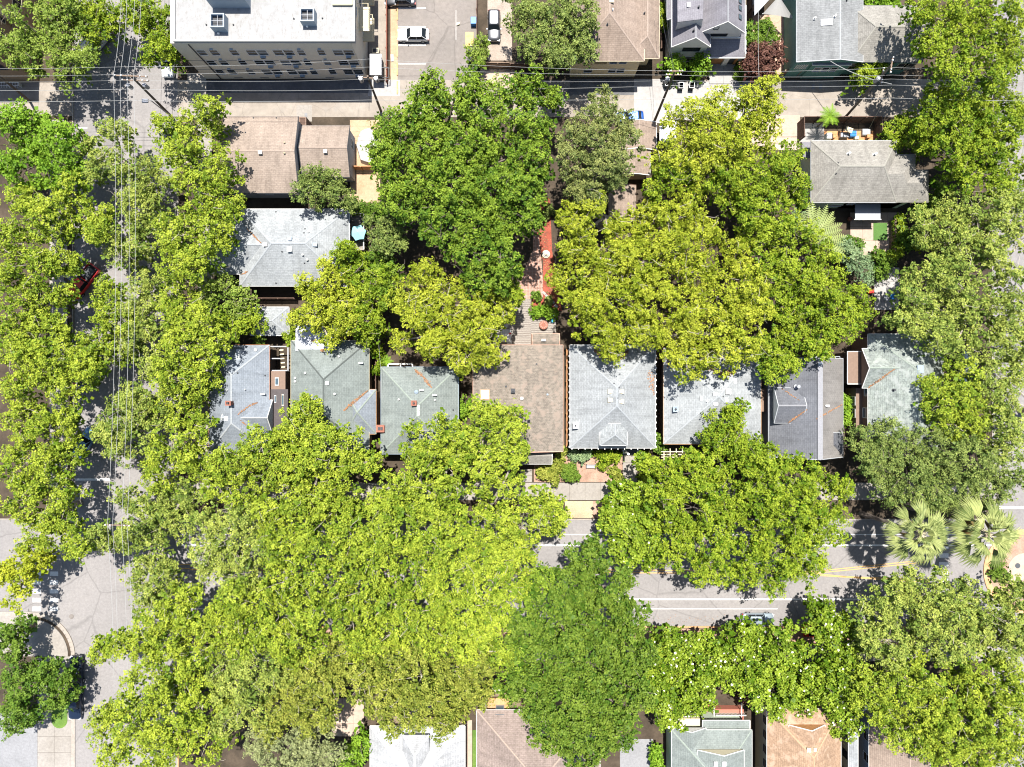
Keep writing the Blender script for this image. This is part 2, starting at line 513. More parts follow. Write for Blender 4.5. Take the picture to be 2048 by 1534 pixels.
# rounded corner of the bottom left pavement
sheet('corner_pavement', [(-60,1228),(63,1228)]+arc(63,1312,74,-90,0)+[(137,1312),(-60,1312)], .118, concrete, thick=.11)
def kerb(name, pts, w=.16, h=.13, mat=kerb_m):
    ps = [Vector(P(*p)) for p in pts]; m = MB()
    for i in range(len(ps)-1):
        d = ps[i+1]-ps[i]; L = d.length
        m.obox(((ps[i]+ps[i+1])/2+Vector((0,0,h/2+.002)))[:], (L+.02, w, h), math.atan2(d.y, d.x))
    return tag(m.build(name, mat), kind='structure')
kerb('kerb', [(-200,1227),(63,1227)]+arc(63,1312,84,-90,0)+[(147,1800)], .55, .13)
kerb('kerb', [(146.5,-300),(146.5,1038),(-300,1038)])
kerb('kerb', [(356.5,235),(356.5,1038.5),(1984,1038.5)], mat=kerb_m)
kerb('kerb', [(356.5,1800),(356.5,1253.5),(1984,1253.5)], .2, mat=kerb_orange)
kerb('kerb', [(1984,240),(1984,1036)])
kerb('kerb', [(1984,1256),(1984,1800)])
sheet('planting_strip', rect(1130,1002,1186,1036), .02, dry_grass_m)
sheet('planting_strip', rect(1186,1002,1206,1036), .02, garden_soil)
sheet('planting_strip', rect(360,1002,1130,1036), .02, soil)
sheet('planting_strip', rect(360,1257,1980,1288), .02, garden_soil)
sheet('lawn', rect(64,1232,76,1264), .125, lawn_m)
lw = sheet('lawn', [(104,1380),(136,1380),(136,1440)]+arc(120,1440,16,0,180,8)+[(104,1440)], .135, lawn_m)
sheet('grey_court', rect(-80,1425,75,1620), .012, court_m)
# roundabout
def ring(name, cx, cy_, r0, r1, z0, z1, mat, n=48):
    m = MB(); c = P(cx, cy_)
    for i in range(n):
        a, b = 2*math.pi*i/n, 2*math.pi*(i+1)/n
        q = [(c[0]+r*math.cos(t), c[1]+r*math.sin(t)) for r, t in ((r0,a),(r1,a),(r1,b),(r0,b))]
        m.poly([(x,y,z1) for x,y in q]); m.poly([(q[1][0],q[1][1],z0),(q[2][0],q[2][1],z0),(q[2][0],q[2][1],z1),(q[1][0],q[1][1],z1)])
        m.poly([(q[3][0],q[3][1],z0),(q[0][0],q[0][1],z0),(q[0][0],q[0][1],z1),(q[3][0],q[3][1],z1)])
    return tag(m.build(name, mat), kind='structure')
ring('roundabout_kerb', 2050,1142,5.2,6.0,.0,.15,kerb_orange)
ring('roundabout_bed', 2050,1142,2.6,5.2,.0,.10,garden_soil)
ring('roundabout_centre', 2050,1142,0.001,2.6,.0,.13,concrete_pink)
def manhole(px, py, r, z, label, mat=None):
    m = MB(); c = P(px, py); m.cyl(c, r, z, z+.012, 20)
    o = m.build('manhole_cover', mat or darkgrey); tag(o, label, 'manhole cover'); return o
manhole(2034,1131,.38,.135,'round manhole cover in the pink centre of the roundabout')
manhole(143,1233,.35,.006,'faint round manhole cover on the asphalt by the curved kerb', asphalt_lot)
manhole(1461.5,157,.22,.012,'small round dark cover on the pale driveway near the plum tree')
manhole(1141,184,.5,.012,'round manhole cover in the shaded alley below the beige house', asphalt_dark)

# alley along the top
sheet('alley', rect(355,160,1985,234), .005, concrete_old)
sheet('alley', rect(-900,165,148,232), .005, concrete_old)
sheet('alley_apron', rect(375,148,412,236), .009, concrete)
sheet('alley_patch', rect(413,160,737,186), .009, asphalt_dark)
sheet('alley_patch', rect(736,160,800,192), .009, concrete_new)
sheet('alley_patch', rect(593,210,624,243), .013, concrete)
sheet('alley_patch', rect(1268,158,1330,246), .009, concrete_new)
sheet('alley_patch', rect(1330,164,1500,240), .009, concrete_new)
sheet('alley_patch', rect(1690,158,1860,200), .009, concrete_old)
sheet('parking_lot', rect(795,-120,955,160), .006, asphalt_lot)
sheet('dirt_strip', rect(781,-120,795,170), .008, dirt_tan)
sheet('concrete_drive', rect(737,-120,775,168), .008, concrete_old)
sheet('gravel_yard', rect(975,-60,1024,121), .008, gravel_m)
sheet('alley_verge', rect(960,138,1030,175), .008, concrete_pink)
sheet('dirt_yard', rect(700,240,760,405), .008, dirt_tan)
sheet('terracotta_yard', rect(1500,30,1600,150), .008, plain('terracotta_paving', (.40,.25,.18), .85))
sheet('dark_alley_strip', rect(1140,158,1268,190), .012, asphalt_dark)  # dark asphalt sheet, as wide as the beige house wall
sheet('pink_yard', rect(1500,230,1600,300), .008, concrete_pink)
sheet('stone_path', rect(1560,0,1612,24), .010, stone_pave)
sheet('garden_bed', rect(1068,912,1245,964), .010, garden_soil)
sheet('garden_bed', rect(1473,118,1488,152), .02, plain('orange_gravel', (.45,.22,.11), .9, var=.2, scale=9))
sheet('brick_patio', [(1052,598),(1086,598),(1086,560),(1078,470),(1066,470),(1066,500),(1040,560),(1036,598)], .012, brick_pave)
sheet('red_mulch_bed', [(1078,396),(1100,396),(1104,500),(1122,610),(1124,622),(1064,622),(1064,598),(1086,598),(1086,520),(1074,470)], .010, mulch_m)
sheet('turf', rect(1746,446,1774,481), .10, turf_m)
sheet('side_yard_path', rect(932,1440,944,1600), .012, concrete_pink)
sheet('lawn', rect(945,1460,952,1600), .012, lawn_m)
sheet('flat_paving', rect(1240,1478,1306,1620), .012, court_m)
for y in (-20, 16.5, 53.5, 90, 127.5):
    line(795.5, y, 852, y, .16, paint_white)
line(912,20,912,80,.05,paint_white,'parking_seam')
# utility covers on the alley
for px, py, lb in ((612,231,'small rectangular utility cover in the alley above the tan roof'),
                   (1626,173,'left one of two small grey utility covers on the alley'),
                   (1641,173,'right one of two small grey utility covers on the alley')):
    m = MB(); c = P(px, py); m.box(c[0]-.2, c[0]+.2, c[1]-.35, c[1]+.35, .013, .022)
    tag(m.build('utility_cover', court_m), lb, 'utility cover')

# ---------------------------------------------------------------- buildings
BLIND = plain('window_blind', (.16,.155,.145), .8)
class House:
    def __init__(s, name, label, cx, cy_, cat='house', group=None):
        s.root = empty(name, P(cx, cy_), 0, label, cat, group)
        s.planes = []
    # world rectangle of an eave seen at pixel rectangle
    def rw(s, r, z):
        x0, y1, _ = P(r[0], r[1], z); x1, y0, _ = P(r[2], r[3], z)
        return x0, x1, y0, y1
    def section(s, r, ze, zr, axis, mat, cap=None, ends=('hip','hip'), fascia=white, rail=None, inset=None, gablemat=None, oh=.45, ridge_at=.5, fw=.06, gut=True):
        """roof section over the eave rectangle r (pixels at height ze)"""
        x0, x1, y0, y1 = s.rw(r, ze)
        if axis == 'x': A0, A1, B0, B1 = x0, x1, y0, y1
        else: A0, A1, B0, B1 = y0, y1, x0, x1
        T = (lambda a, b, z: (a, b, z)) if axis == 'x' else (lambda a, b, z: (b, a, z))
        half = (B1-B0)/2; bm = B0+(B1-B0)*ridge_at
        ins = half if inset is None else inset
        i0 = ins if ends[0] == 'hip' else 0
        i1 = ins if ends[1] == 'hip' else 0
        if i0+i1 > (A1-A0):
            k = (A1-A0)/(i0+i1); i0 *= k; i1 *= k
        ra, rb = A0+i0, A1-i1
        p = dict(a=T(A0,B0,ze), b=T(A1,B0,ze), c=T(A1,B1,ze), d=T(A0,B1,ze), r=T(ra,bm,zr), q=T(rb,bm,zr))
        pl = []
        def add(ks):
            pts = [Vector(p[k]) for k in ks]
            out = []
            for v in pts:
                if not out or (v-out[-1]).length > 1e-4: out.append(v)
            n = (out[1]-out[0]).cross(out[2]-out[0])
            if n.z < 0: out.reverse()
            pl.append(out)
        add('abqr'); add('dcqr')
        if ends[0] == 'hip': add('adr')
        if ends[1] == 'hip': add('bcq')
        m = MB()
        for q in pl: m.poly([tuple(v) for v in q])
        ee = [p['a'], p['b'], p['c'], p['d']]
        # soffit
        m.poly([(v[0], v[1], ze-.14) for v in (ee if axis == 'y' else ee[::-1])], 1)
        zs = ze-.14
        for i in range(4):
            u, v = ee[i], ee[(i+1) % 4]
            m.poly([(u[0],u[1],zs),(v[0],v[1],zs),v,u], 1)
        if ends[0] == 'gable': m.poly([p['a'], p['d'], p['r']], 1)
        if ends[1] == 'gable': m.poly([p['b'], p['c'], p['q']], 1)
        s.planes += pl
        m.build('roof', [mat, gablemat or fascia], s.root)
        # fascia / gutter boards
        gm = MB()
        for i in range(4):
            u, v = Vector(ee[i]), Vector(ee[(i+1) % 4])
            isend = (i == 3 and ends[0] == 'gable') or (i == 1 and ends[1] == 'gable')
            if isend:
                top = Vector(p['r'] if i == 3 else p['q'])
                gm.tube(u+Vector((0,0,-.02)), top+Vector((0,0,.01)), fw, fw, 4); gm.tube(v+Vector((0,0,-.02)), top+Vector((0,0,.01)), fw, fw, 4)
            else:
                gm.tube(u+Vector((0,0,-.05)), v+Vector((0,0,-.05)), fw*1.1, fw*1.1, 4)
        if gut: gm.build('gutter', fascia, s.root)
        if cap:
            segs = []
            if (Vector(p['r'])-Vector(p['q'])).length > .2: segs.append(('r','q'))
            if ends[0] == 'hip': segs += [('a','r'),('d','r')]
            if ends[1] == 'hip': segs += [('b','q'),('c','q')]
            for u, v in segs: s.capline(p[u], p[v], cap)
        return p
    def capline(s, u, v, mat, w=.10, lift=.015):
        m = MB(); u, v = Vector(u), Vector(v)
        d = (v-u).normalized(); side = d.cross(Vector((0,0,1))).normalized(); up = side.cross(d).normalized()*-1
        if up.z < 0: up = -up
        a, b = u+up*(lift+.03), v+up*(lift+.03)
        m.poly([a-side*w-up*.05, b-side*w-up*.05, b, a]); m.poly([a, b, b+side*w-up*.05, a+side*w-up*.05])
        return m.build('ridge_cap', mat, s.root)
    def walls(s, r, z, mat, oh=.5, z0=0, ztop=None, name='wall', at=None):
        x0, x1, y0, y1 = s.rw(r, z)
        if isinstance(oh, (int, float)): oh = (oh,)*4
        x0 += oh[0]; x1 -= oh[1]; y0 += oh[2]; y1 -= oh[3]
        m = MB(); m.box(x0, x1, y0, y1, z0, (ztop or z)-.15); m.build(name, mat, s.root)
        return x0, x1, y0, y1
    def z_at(s, x, y, default=5):
        best = None
        for q in s.planes:
            inside = True
            for i in range(len(q)):
                a, b = q[i], q[(i+1) % len(q)]
                if (b.x-a.x)*(y-a.y)-(b.y-a.y)*(x-a.x) < -1e-3: inside = False; break
            if inside:
                n = (q[1]-q[0]).cross(q[2]-q[0])
                z = q[0].z-(n.x*(x-q[0].x)+n.y*(y-q[0].y))/n.z
                if best is None or z > best: best = z
        return default if best is None else best
    def on(s, px, py, z0=5):
        z = z0
        for _ in range(6):
            x, y, _z = P(px, py, z); z = s.z_at(x, y, z0)
        return x, y, z
    def win(s, side, c, z0, z1, w, fixed, frame=white, pane=glass, muntin=0, name='window', dirx=1):
        """side 'S' faces -y, 'N' +y, 'W' -x, 'E' +x; c centre along the wall; fixed = wall coordinate"""
        fr = MB(); t = .07; dpt = .05
        def B(m, a0, a1, zz0, zz1, d0, d1):
            if side == 'S': m.box(a0, a1, fixed-d1, fixed-d0, zz0, zz1)
            if side == 'N': m.box(a0, a1, fixed+d0, fixed+d1, zz0, zz1)
            if side == 'W': m.box(fixed-d1, fixed-d0, a0, a1, zz0, zz1)
            if side == 'E': m.box(fixed+d0, fixed+d1, a0, a1, zz0, zz1)
        B(fr, c-w/2-t, c-w/2, z0-t, z1+t, -.01, dpt); B(fr, c+w/2, c+w/2+t, z0-t, z1+t, -.01, dpt)
        B(fr, c-w/2, c+w/2, z0-t, z0, -.01, dpt+.04); B(fr, c-w/2, c+w/2, z1, z1+t, -.01, dpt)
        for k in range(muntin): 
            cc = c-w/2+w*(k+1)/(muntin+1); B(fr, cc-.025, cc+.025, z0, z1, -.01, dpt-.01)
        B(fr, c-w/2, c+w/2, (z0+z1)/2-.02, (z0+z1)/2+.02, .0, dpt-.012)
        f = fr.build(name, frame, s.root)
        pm = MB(); B(pm, c-w/2, c+w/2, z0, z1, 0, .015); pm.build('pane', pane, f)
        s.nw = getattr(s, 'nw', 0)+1
        if s.nw % 3 == 1 and pane is glass:
            k = (.35, .6, .8)[s.nw//3 % 3]
            bm = MB(); B(bm, c-w/2+.03, c+w/2-.03, z1-(z1-z0)*k, z1, .015, .022); bm.build('blind', BLIND, f)
        return f
    def pipe(s, px, py, h=.5, r=.07, mat=white, hat=True):
        x, y, z = s.on(px, py); m = MB(); m.cyl((x,y), r, z-.1, z+h, 10)
        if hat: m.cyl((x,y), r*1.8, z+h, z+h+.08, 10)
        m.cyl((x,y), r*2.4, z-.1, z+.03, 10); m.build('vent_pipe', mat, s.root)
    def tvent(s, px, py, mat=white):
        x, y, z = s.on(px, py); m = MB(); m.cyl((x,y), .09, z-.1, z+.35, 10)
        m.box(x-.28, x+.28, y-.11, y+.11, z+.35, z+.5); m.build('roof_vent', mat, s.root)
    def dome(s, px, py, r=.22, mat=white):
        x, y, z = s.on(px, py); m = MB(); m.cyl((x,y), r*.6, z-.15, z+.2, 12)
        for k in range(3):
            m.cyl((x,y), r*(1-.12*k*k), z+.2+.07*k, z+.27+.07*k, 14, r1=r*(1-.12*(k+1)**2)); 
        m.build('roof_vent', mat, s.root)
    def boxvent(s, px, py, w=.5, d=.4, h=.25, mat=white, name='roof_vent'):
        x, y, z = s.on(px, py); m = MB()
        m.box(x-w/2, x+w/2, y-d/2, y+d/2, z-.3, z+h); m.box(x-w/2-.05, x+w/2+.05, y-d/2-.05, y+d/2+.05, z+h, z+h+.05)
        return m.build(name, mat, s.root)
    def chimney(s, px, py, w=.7, d=.6, h=1.0, mat=brickred):
        x, y, z = s.on(px, py); m = MB()
        m.box(x-w/2, x+w/2, y-d/2, y+d/2, z-1.2, z+h)
        for (a0,a1,b0,b1) in ((-w/2-.07,w/2+.07,-d/2-.07,-d/2+.08),(-w/2-.07,w/2+.07,d/2-.08,d/2+.07),(-w/2-.07,-w/2+.08,-d/2+.08,d/2-.08),(w/2-.08,w/2+.07,-d/2+.08,d/2-.08)):
            m.box(x+a0, x+a1, y+b0, y+b1, z+h, z+h+.14)
        c = m.build('chimney', mat, s.root)
        f = MB(); f.cyl((x,y), .13, z+h+.01, z+h+.3, 10); f.cyl((x,y), .10, z+h+.301, z+h+.31, 10); f.build('flue', charcoal, c)
        return c
    def skylight(s, px, py, w=1.2, d=1.2, mat=white, pane=None, h=.14):
        x, y, z = s.on(px, py)
        zz = [s.z_at(x+a, y+b, z) for a in (-w/2, w/2) for b in (-d/2, d/2)]
        m = MB()
        P4 = [(x-w/2,y-d/2,zz[0]),(x+w/2,y-d/2,zz[2]),(x+w/2,y+d/2,zz[3]),(x-w/2,y+d/2,zz[1])]
        b = [(a[0],a[1],a[2]-.05) for a in P4]; t = [(a[0],a[1],a[2]+h) for a in P4]
        m.poly(t)
        for i in range(4): j = (i+1) % 4; m.poly([b[i],b[j],t[j],t[i]])
        f = m.build('skylight', mat, s.root)
        if pane:
            k = .82; c = [sum(v[i] for v in t)/4 for i in range(3)]
            pm = MB(); pm.poly([tuple(c[i]+(v[i]-c[i])*k+(.006 if i == 2 else 0) for i in range(3)) for v in t]); pm.build('pane', pane, f)
        return f
    def flat(s, name, r, z, mat, th=.15, fascia=None):
        x0, x1, y0, y1 = s.rw(r, z)
        m = MB(); m.box(x0, x1, y0, y1, z-th, z); o = m.build(name, mat, s.root)
        s.planes.append([Vector(v) for v in ((x0,y0,z),(x1,y0,z),(x1,y1,z),(x0,y1,z))])
        if fascia:
            g_ = MB()
            for a, b in (((x0,y0),(x1,y0)),((x1,y0),(x1,y1)),((x1,y1),(x0,y1)),((x0,y1),(x0,y0))):
                g_.tube((*a,z-.04),(*b,z-.04),.07,.07,4)
            g_.build('gutter', fascia, s.root)
        return x0, x1, y0, y1
    def planev(s, pts, mat, name='roof', th=.12):
        """polygon of (px,py,z) made into a slab"""
        w = [Vector(P(*q)) for q in pts]
        n = (w[1]-w[0]).cross(w[2]-w[0])
        if n.z < 0: w.reverse()
        m = MB(); m.poly(w); lo = [v-Vector((0,0,th)) for v in w]; m.poly(lo[::-1])
        for i in range(len(w)): j = (i+1) % len(w); m.poly([lo[i],lo[j],w[j],w[i]])
        s.planes.append(w)
        return m.build(name, mat, s.root)
    def facade(s, pts, mat, name='wall', parent=None):
        """vertical or sloped wall polygon (px,py,z)"""
        m = MB(); m.poly([P(*q) for q in pts]); return m.build(name, mat, parent or s.root)

LIT = [plain('fallen_leaf_a', (.28,.14,.065), .9), plain('fallen_leaf_b', (.13,.075,.045), .9)]
def litter(h, pts, w, n, label, mat=0, zoff=.03, size=.075):
    """drift of fallen leaves along a line on a roof (h = House) or on the ground (h = None)"""
    rnd = random.Random(str(pts)); m = MB()
    for _ in range(n):
        i = rnd.randrange(len(pts)-1); t = rnd.random()
        w2 = w*(.25+.75*math.sin(math.pi*min(1,t+.1))) if h else w; px = pts[i][0]+(pts[i+1][0]-pts[i][0])*t+rnd.gauss(0, w2*.8); py = pts[i][1]+(pts[i+1][1]-pts[i][1])*t+rnd.gauss(0, w2*.8)
        if h:
            x, y, z = h.on(px, py)
        else: x, y, z = P(px, py, .02)
        a = rnd.random()*6.28; L = size*rnd.uniform(.6, 1.4)
        v = [(x+L*math.cos(a+k), y+L*.7*math.sin(a+k), z+zoff+rnd.uniform(0,.04)) for k in (0,1.57,3.14,4.71)]
        m.poly(v)
    o = m.build('fallen_leaves', LIT); o.data.polygons.foreach_set('material_index', [mat if rnd.random() < .6 else 1-mat for _ in o.data.polygons]); tag(o, label, 'leaf litter', kind='stuff'); return o

# --- apartment block, top left of centre
A = House('apartment_building', 'big taupe apartment block with flat white roof and three rows of windows', 560, 60, 'apartment building')
ZA = 11.0
x0, _, _ = P(412, 158); x1, _, _ = P(735.5, 157); yf = P(0, 157.5)[1]; ytop = 62.0
MBw = MB(); MBw.box(x0, x1, yf, ytop, 0, ZA-.35); MBw.build('wall', taupe, A.root)
ax0, _, _ = P(346, 0, ZA); ax1, _, _ = P(710, 0, ZA); ay0 = P(0, 83, ZA)[1]
m = MB(); m.box(ax0+.3, ax1-.3, ay0+.3, ytop, ZA-.34, ZA-.1); m.build('roof', roof_white, A.root)
A.planes.append([Vector((ax0,ay0,ZA-.1)),Vector((ax1,ay0,ZA-.1)),Vector((ax1,ytop,ZA-.1)),Vector((ax0,ytop,ZA-.1))])
m = MB()
m.box(ax0, ax1, ay0, ay0+.3, ZA-.5, ZA+.05); m.box(ax0, ax0+.3, ay0+.3, ytop, ZA-.5, ZA+.05); m.box(ax1-.3, ax1, ay0+.3, ytop, ZA-.5, ZA+.05)
m.build('parapet', plain('parapet_white', (.25,.25,.245), .7, var=.04), A.root)
m = MB(); m.box(x0-.02, x1+.02, yf-.03, yf-.004, 5.75, 5.85); m.box(x0-.02, x1+.02, yf-.03, yf-.004, 2.95, 3.05)
m.build('belt_course', taupe_d, A.root)
m = MB(); m.tube((x0+2.2, yf-.08, 0), (x0+2.2, yf-.08, ZA-.6), .07, n=8); m.build('downpipe', charcoal, A.root)
xs1 = [(-40.75,1.05,1.35),(-39.1,1.05,1.35),(-36.5,.95,1.35),(-27.7,.9,1.35),(-25.05,.9,1.3)]
for fl in range(3):
    zt = 8.80-2.92*fl
    for (xc, w, hh) in xs1:
        A.win('S', xc, zt-hh, zt, w, yf)
        if xc != -40.75:
            q = MB(); q.obox((xc, yf-.10, zt+.42), (.42,.18,.08), 0); q.build('window_vent', blueg, A.root)
    for xc in (-33.5,-30.0,-22.15):
        A.win('S', xc-.70, zt-1.35, zt, 1.22, yf); A.win('S', xc+.70, zt-1.35, zt, 1.22, yf)
        q = MB(); q.box(xc+.12, xc+.78, yf-.32, yf-.01, zt-1.86, zt-1.50); q.box(xc+.18,xc+.72,yf-.34,yf-.32,zt-1.81,zt-1.55,1)
        q.build('air_conditioner', [blueg, charcoal], A.root)
for xc in (-38.9,-35.2,-30.4,-25.9,-21.6):
    q = MB(); q.box(xc-.6, xc+.6, yf-.03, yf-.003, .25, .6); q.build('basement_grille', taupe_d, A.root)
for k in range(7):   # east side windows and balconies
    yy = yf+3+k*2.6
    for zt in (8.9,6.0,3.1):
        if k > 0: A.win('E', yy, zt-1.3, zt, 1.2, x1)
for yy in (yf+5.5, yf+10.5):
    for zt in (7.0, 4.1):
        q = MB(); q.box(x1, x1+1.5, yy-1.6, yy+1.6, zt-1.2, zt-1.05)
        for j in range(12): q.box(x1+1.42, x1+1.46, yy-1.55+j*.28, yy-1.52+j*.28, zt-1.05, zt-.1)
        q.box(x1+1.40, x1+1.48, yy-1.6, yy+1.6, zt-.1, zt-.04); q.box(x1, x1+1.4, yy-1.6, yy-1.56, zt-.1, zt-.04); q.box(x1, x1+1.4, yy+1.56, yy+1.6, zt-.1, zt-.04)
        q.build('balcony', cream, A.root)
def shaft(px0, py0, px1, py1, hh, label_inner, par=A):
    zz = ZA+hh
    a0, b1, _ = P(px0, py0, zz); a1, b0, _ = P(px1, py1, zz)
    t = .16; q = MB()
    for u in ((a0,a1,b0,b0+t),(a0,a1,b1-t,b1),(a0,a0+t,b0+t,b1-t),(a1-t,a1,b0+t,b1-t)): q.box(*u, ZA-.1, zz)
    q.box(a0+t, a1-t, b0+t, b1-t, ZA-.1, zz-.55, 1)
    o = q.build('light_shaft', [blueg, charcoal], par.root)
    f = MB(); f.box((a0+a1)/2-.02,(a0+a1)/2+.02,b0+t,b1-t,zz-.2,zz-.16); f.box(a0+t,a1-t,(b0+b1)/2-.02,(b0+b1)/2+.02,zz-.155,zz-.12); f.build('grille', metal_l, o)
shaft(419.5, 26, 448, 54, 1.3, 0); shaft(599.5, 15.5, 628, 42, 1.3, 0)
q = MB(); a0, b1, _ = P(405, -140, ZA+2.2); a1, b0, _ = P(488, -3, ZA+2.2); q.box(a0+.3, a1, b0, b1, ZA-.1, ZA+2.2); q.build('stair_tower', blueg, A.root)
q = MB(); a0, b1, _ = P(664, -60, ZA+.3); a1, b0, _ = P(705, 9, ZA+.3); q.box(a0, a1, b0, b1, ZA-.1, ZA+.3); q.build('roof_hatch', cream, A.root)
for px, py in ((438,68),(615,54)):
    A.dome(px, py, .16)
for px, py in ((413,50),(467,50),(588,38),(645,37),(372,98),(365,47)):
    A.pipe(px, py, .25, .05, charcoal, False)
# projecting grey stair/flue boxes on the east side, beside the drive
ob = House('utility_shed', 'small shed with ribbed metal roof between white apartment block and the concrete drive', 751, 130, 'shed')
a0, b1, _ = P(741, 109, 2.6); a1, b0, _ = P(761, 148, 2.6)
q = MB(); q.box(a0, a1, b0, b1, 0, 2.45); q.build('wall', taupe_d, ob.root)
q = MB(); q.box(a0-.1, a1+.1, b0-.1, b1+.1, 2.46, 2.56)
for j in range(14): q.box(a0-.08, a1+.08, b0+.05+j*.19, b0+.12+j*.19, 2.56, 2.62)
q.build('roof', metal_l, ob.root)
q = MB()
for j in range(9): q.box(*P(758+j*2.6,0)[:1], P(758+j*2.6,0)[0]+.04, P(0,165)[1], P(0,165)[1]+.04, 0, 1.6)
a = P(757,165); b = P(781,145)
q.box(a[0], b[0], a[1]-.02, a[1]+.06, 1.6, 1.66); q.box(b[0]-.05,b[0]+.02,a[1]+.06,b[1],1.6,1.66)
q.box(a[0], b[0], b[1]-.02, b[1]+.06, 1.6, 1.66)
tag(q.build('metal_gate', charcoal), 'black metal gate enclosure at the foot of the concrete drive', 'gate')
q = MB(); a0, b1, _ = P(744, 95, 1.5); q.box(a0, a0+.9, b1-.7, b1, 0, 1.4); q.box(a0+.1,a0+.8,b1-.6,b1-.1,1.4,1.43,1)
tag(q.build('utility_box', [cream, charcoal]), 'cream utility box just above the ribbed metal shed roof', 'utility box')

# --- left brown corner building
B = House('brick_building', 'brown building with bands of dark windows cut off by the top left corner', 30, 100, 'apartment building')
bx1 = P(78, 0)[0]; by0 = P(0, 163)[1]
m = MB(); m.box(bx1-26, bx1, by0, by0+26, 0, 9.5); m.build('wall', plain('brown_wall', (.25,.17,.10), .85, var=.06), B.root)
m = MB(); m.box(bx1-26.2, bx1-.4, by0-.2+.6, by0+26.2, 9.5, 10); m.build('roof', plain('grey_flat_roof', (.25,.25,.25), .9), B.root)
for zt in (8.6, 5.4):
    for k in range(4): B.win('S', bx1-2.6-k*3.4, zt-1.4, zt, 1.9, by0, darkgrey, muntin=1)
    for k in range(6): B.win('E', by0+2.4+k*3.3, zt-1.7, zt, 1.9, bx1, cream, muntin=1)
for yy in (by0+6, by0+12.8):
    q = MB(); q.box(bx1, bx1+.5, yy-.7, yy+.7, 0, 9.2); q.build('pilaster', tanwall, B.root)
def whiterack():
    m = MB()
    for j in range(8):
        x, y, _ = P(4+j*5.5, 176); m.box(x, x+.05, y-.3, y+.5, .7, .75)
    x, y, _ = P(0, 176); x2 = P(44, 176)[0]
    m.box(x, x2, y-.02, y+.04, .75, .8); m.box(x, x2, y+.46, y+.52, .75, .8)
    for u in (x, (x+x2)/2, x2): m.box(u, u+.05, y, y+.5, 0, .75)
    tag(m.build('bicycle_rack', white), 'white metal rack in the shade of the brown corner building', 'rack')
whiterack()

# --- H1 twin tan roofs
h = House('tan_duplex', 'tan shingled duplex in two offset blocks below the long alley', 560, 310)
r1 = (448,233,597,386); h.section(r1, 4.6, 6.3, 'x', sh_tan, cap_tan, ('gable','gable'), fascia=charcoal, gablemat=greywall)
w = h.walls(r1, 4.6, greywall, (.3,.15,.5,.4))
h.win('S', P(535,0,3)[0], 2.2, 3.0, 1.2, w[2])
r2 = (604,251,700,354); h.section(r2, 4.0, 5.6, 'x', sh_tan, cap_tan, ('gable','gable'), fascia=charcoal, gablemat=greywall)
w2 = h.walls(r2, 4.0, greywall, (.3,.15,.5,.4))
h.win('E', w2[2]+4.6, 1.4, 2.8, 1.2, w2[1]); h.win('E', w[3]-1.6, 2.0, 3.6, 1.2, w[1])
h.boxvent(521.5,306,.4,.35,.3); h.boxvent(651.5,304,.4,.35,.3); h.dome(569.5,286,.13,cream); h.dome(569.5,307,.13,cream)
for px, py in ((507,236),(553,236),(459,260),(491,265)): h.pipe(px, py, .15, .05, charcoal, False)
st = MB(); a0, b1, _ = P(597,233,3); a1, b0, _ = P(612,250,3); st.box(a0, a1, b0, b1, 0, 2.9); st.box(a0+.15,a1-.15,b0+.1,b1-.15,2.9,2.92,1)
st.build('porch', [brownwall, wood_dk], h.root)

# --- H2 blue-grey hip roof with deck
h = House('blue_grey_house', 'large blue-grey hipped roof house with a small deck on its right', 590, 495)
h.section((480,418,699,572), 4.5, 7.4, 'x', sh_grey2, cap_grey, ('hip','hip'), fascia=white)
h.section((424,442,600,548), 4.5, 6.55, 'x', sh_grey2, cap_grey, ('gable','hip'), fascia=white, gablemat=greywall)
w = h.walls((480,418,699,572), 4.5, darkgrey); h.walls((424,442,600,548), 4.5, darkgrey)
h.win('S', P(560,0,3)[0], 1.6, 2.9, 1.8, w[2]); h.win('S', P(515,0,3)[0], 1.6, 2.9, 1.2, w[2])
h.boxvent(531.5,490,.5,.35,.3); h.boxvent(580,499,.5,.55,.3); h.boxvent(631,490,.5,.4,.3,blueg); h.boxvent(581,478,.4,.4,.3,blueg)
for px, py in ((617,464),(606,510),(615,520)): h.dome(px, py, .16)
for px, py in ((608,466),(610,458),(564,503),(609,526),(552,424),(552,566)): h.pipe(px, py, .2, .05, charcoal, False)
H2 = h
d = House('raised_deck', 'small raised deck with white rails beside the blue-grey house', 717, 465, 'deck')
x0_, x1_, y0_, y1_ = d.rw((701,430,730,500), 1.5)
m = MB(); nb = 28
for j in range(nb): m.box(x0_, x1_, y0_+(y1_-y0_)*j/nb, y0_+(y1_-y0_)*(j+.88)/nb, 1.38, 1.45)
m.build('deck_boards', deckwood, d.root)['kind'] = 'stuff'
m = MB()
for (a, b) in (((x1_,y0_),(x1_,y1_)),((x0_,y1_),(x1_,y1_))):
    m.tube((*a,2.4),(*b,2.4),.09,.09,4)
    n = 10
    for j in range(n+1):
        q = (a[0]+(b[0]-a[0])*j/n, a[1]+(b[1]-a[1])*j/n); m.tube((*q,0),(*q,2.4),.04,.04,4)
m.build('railing', white, d.root)
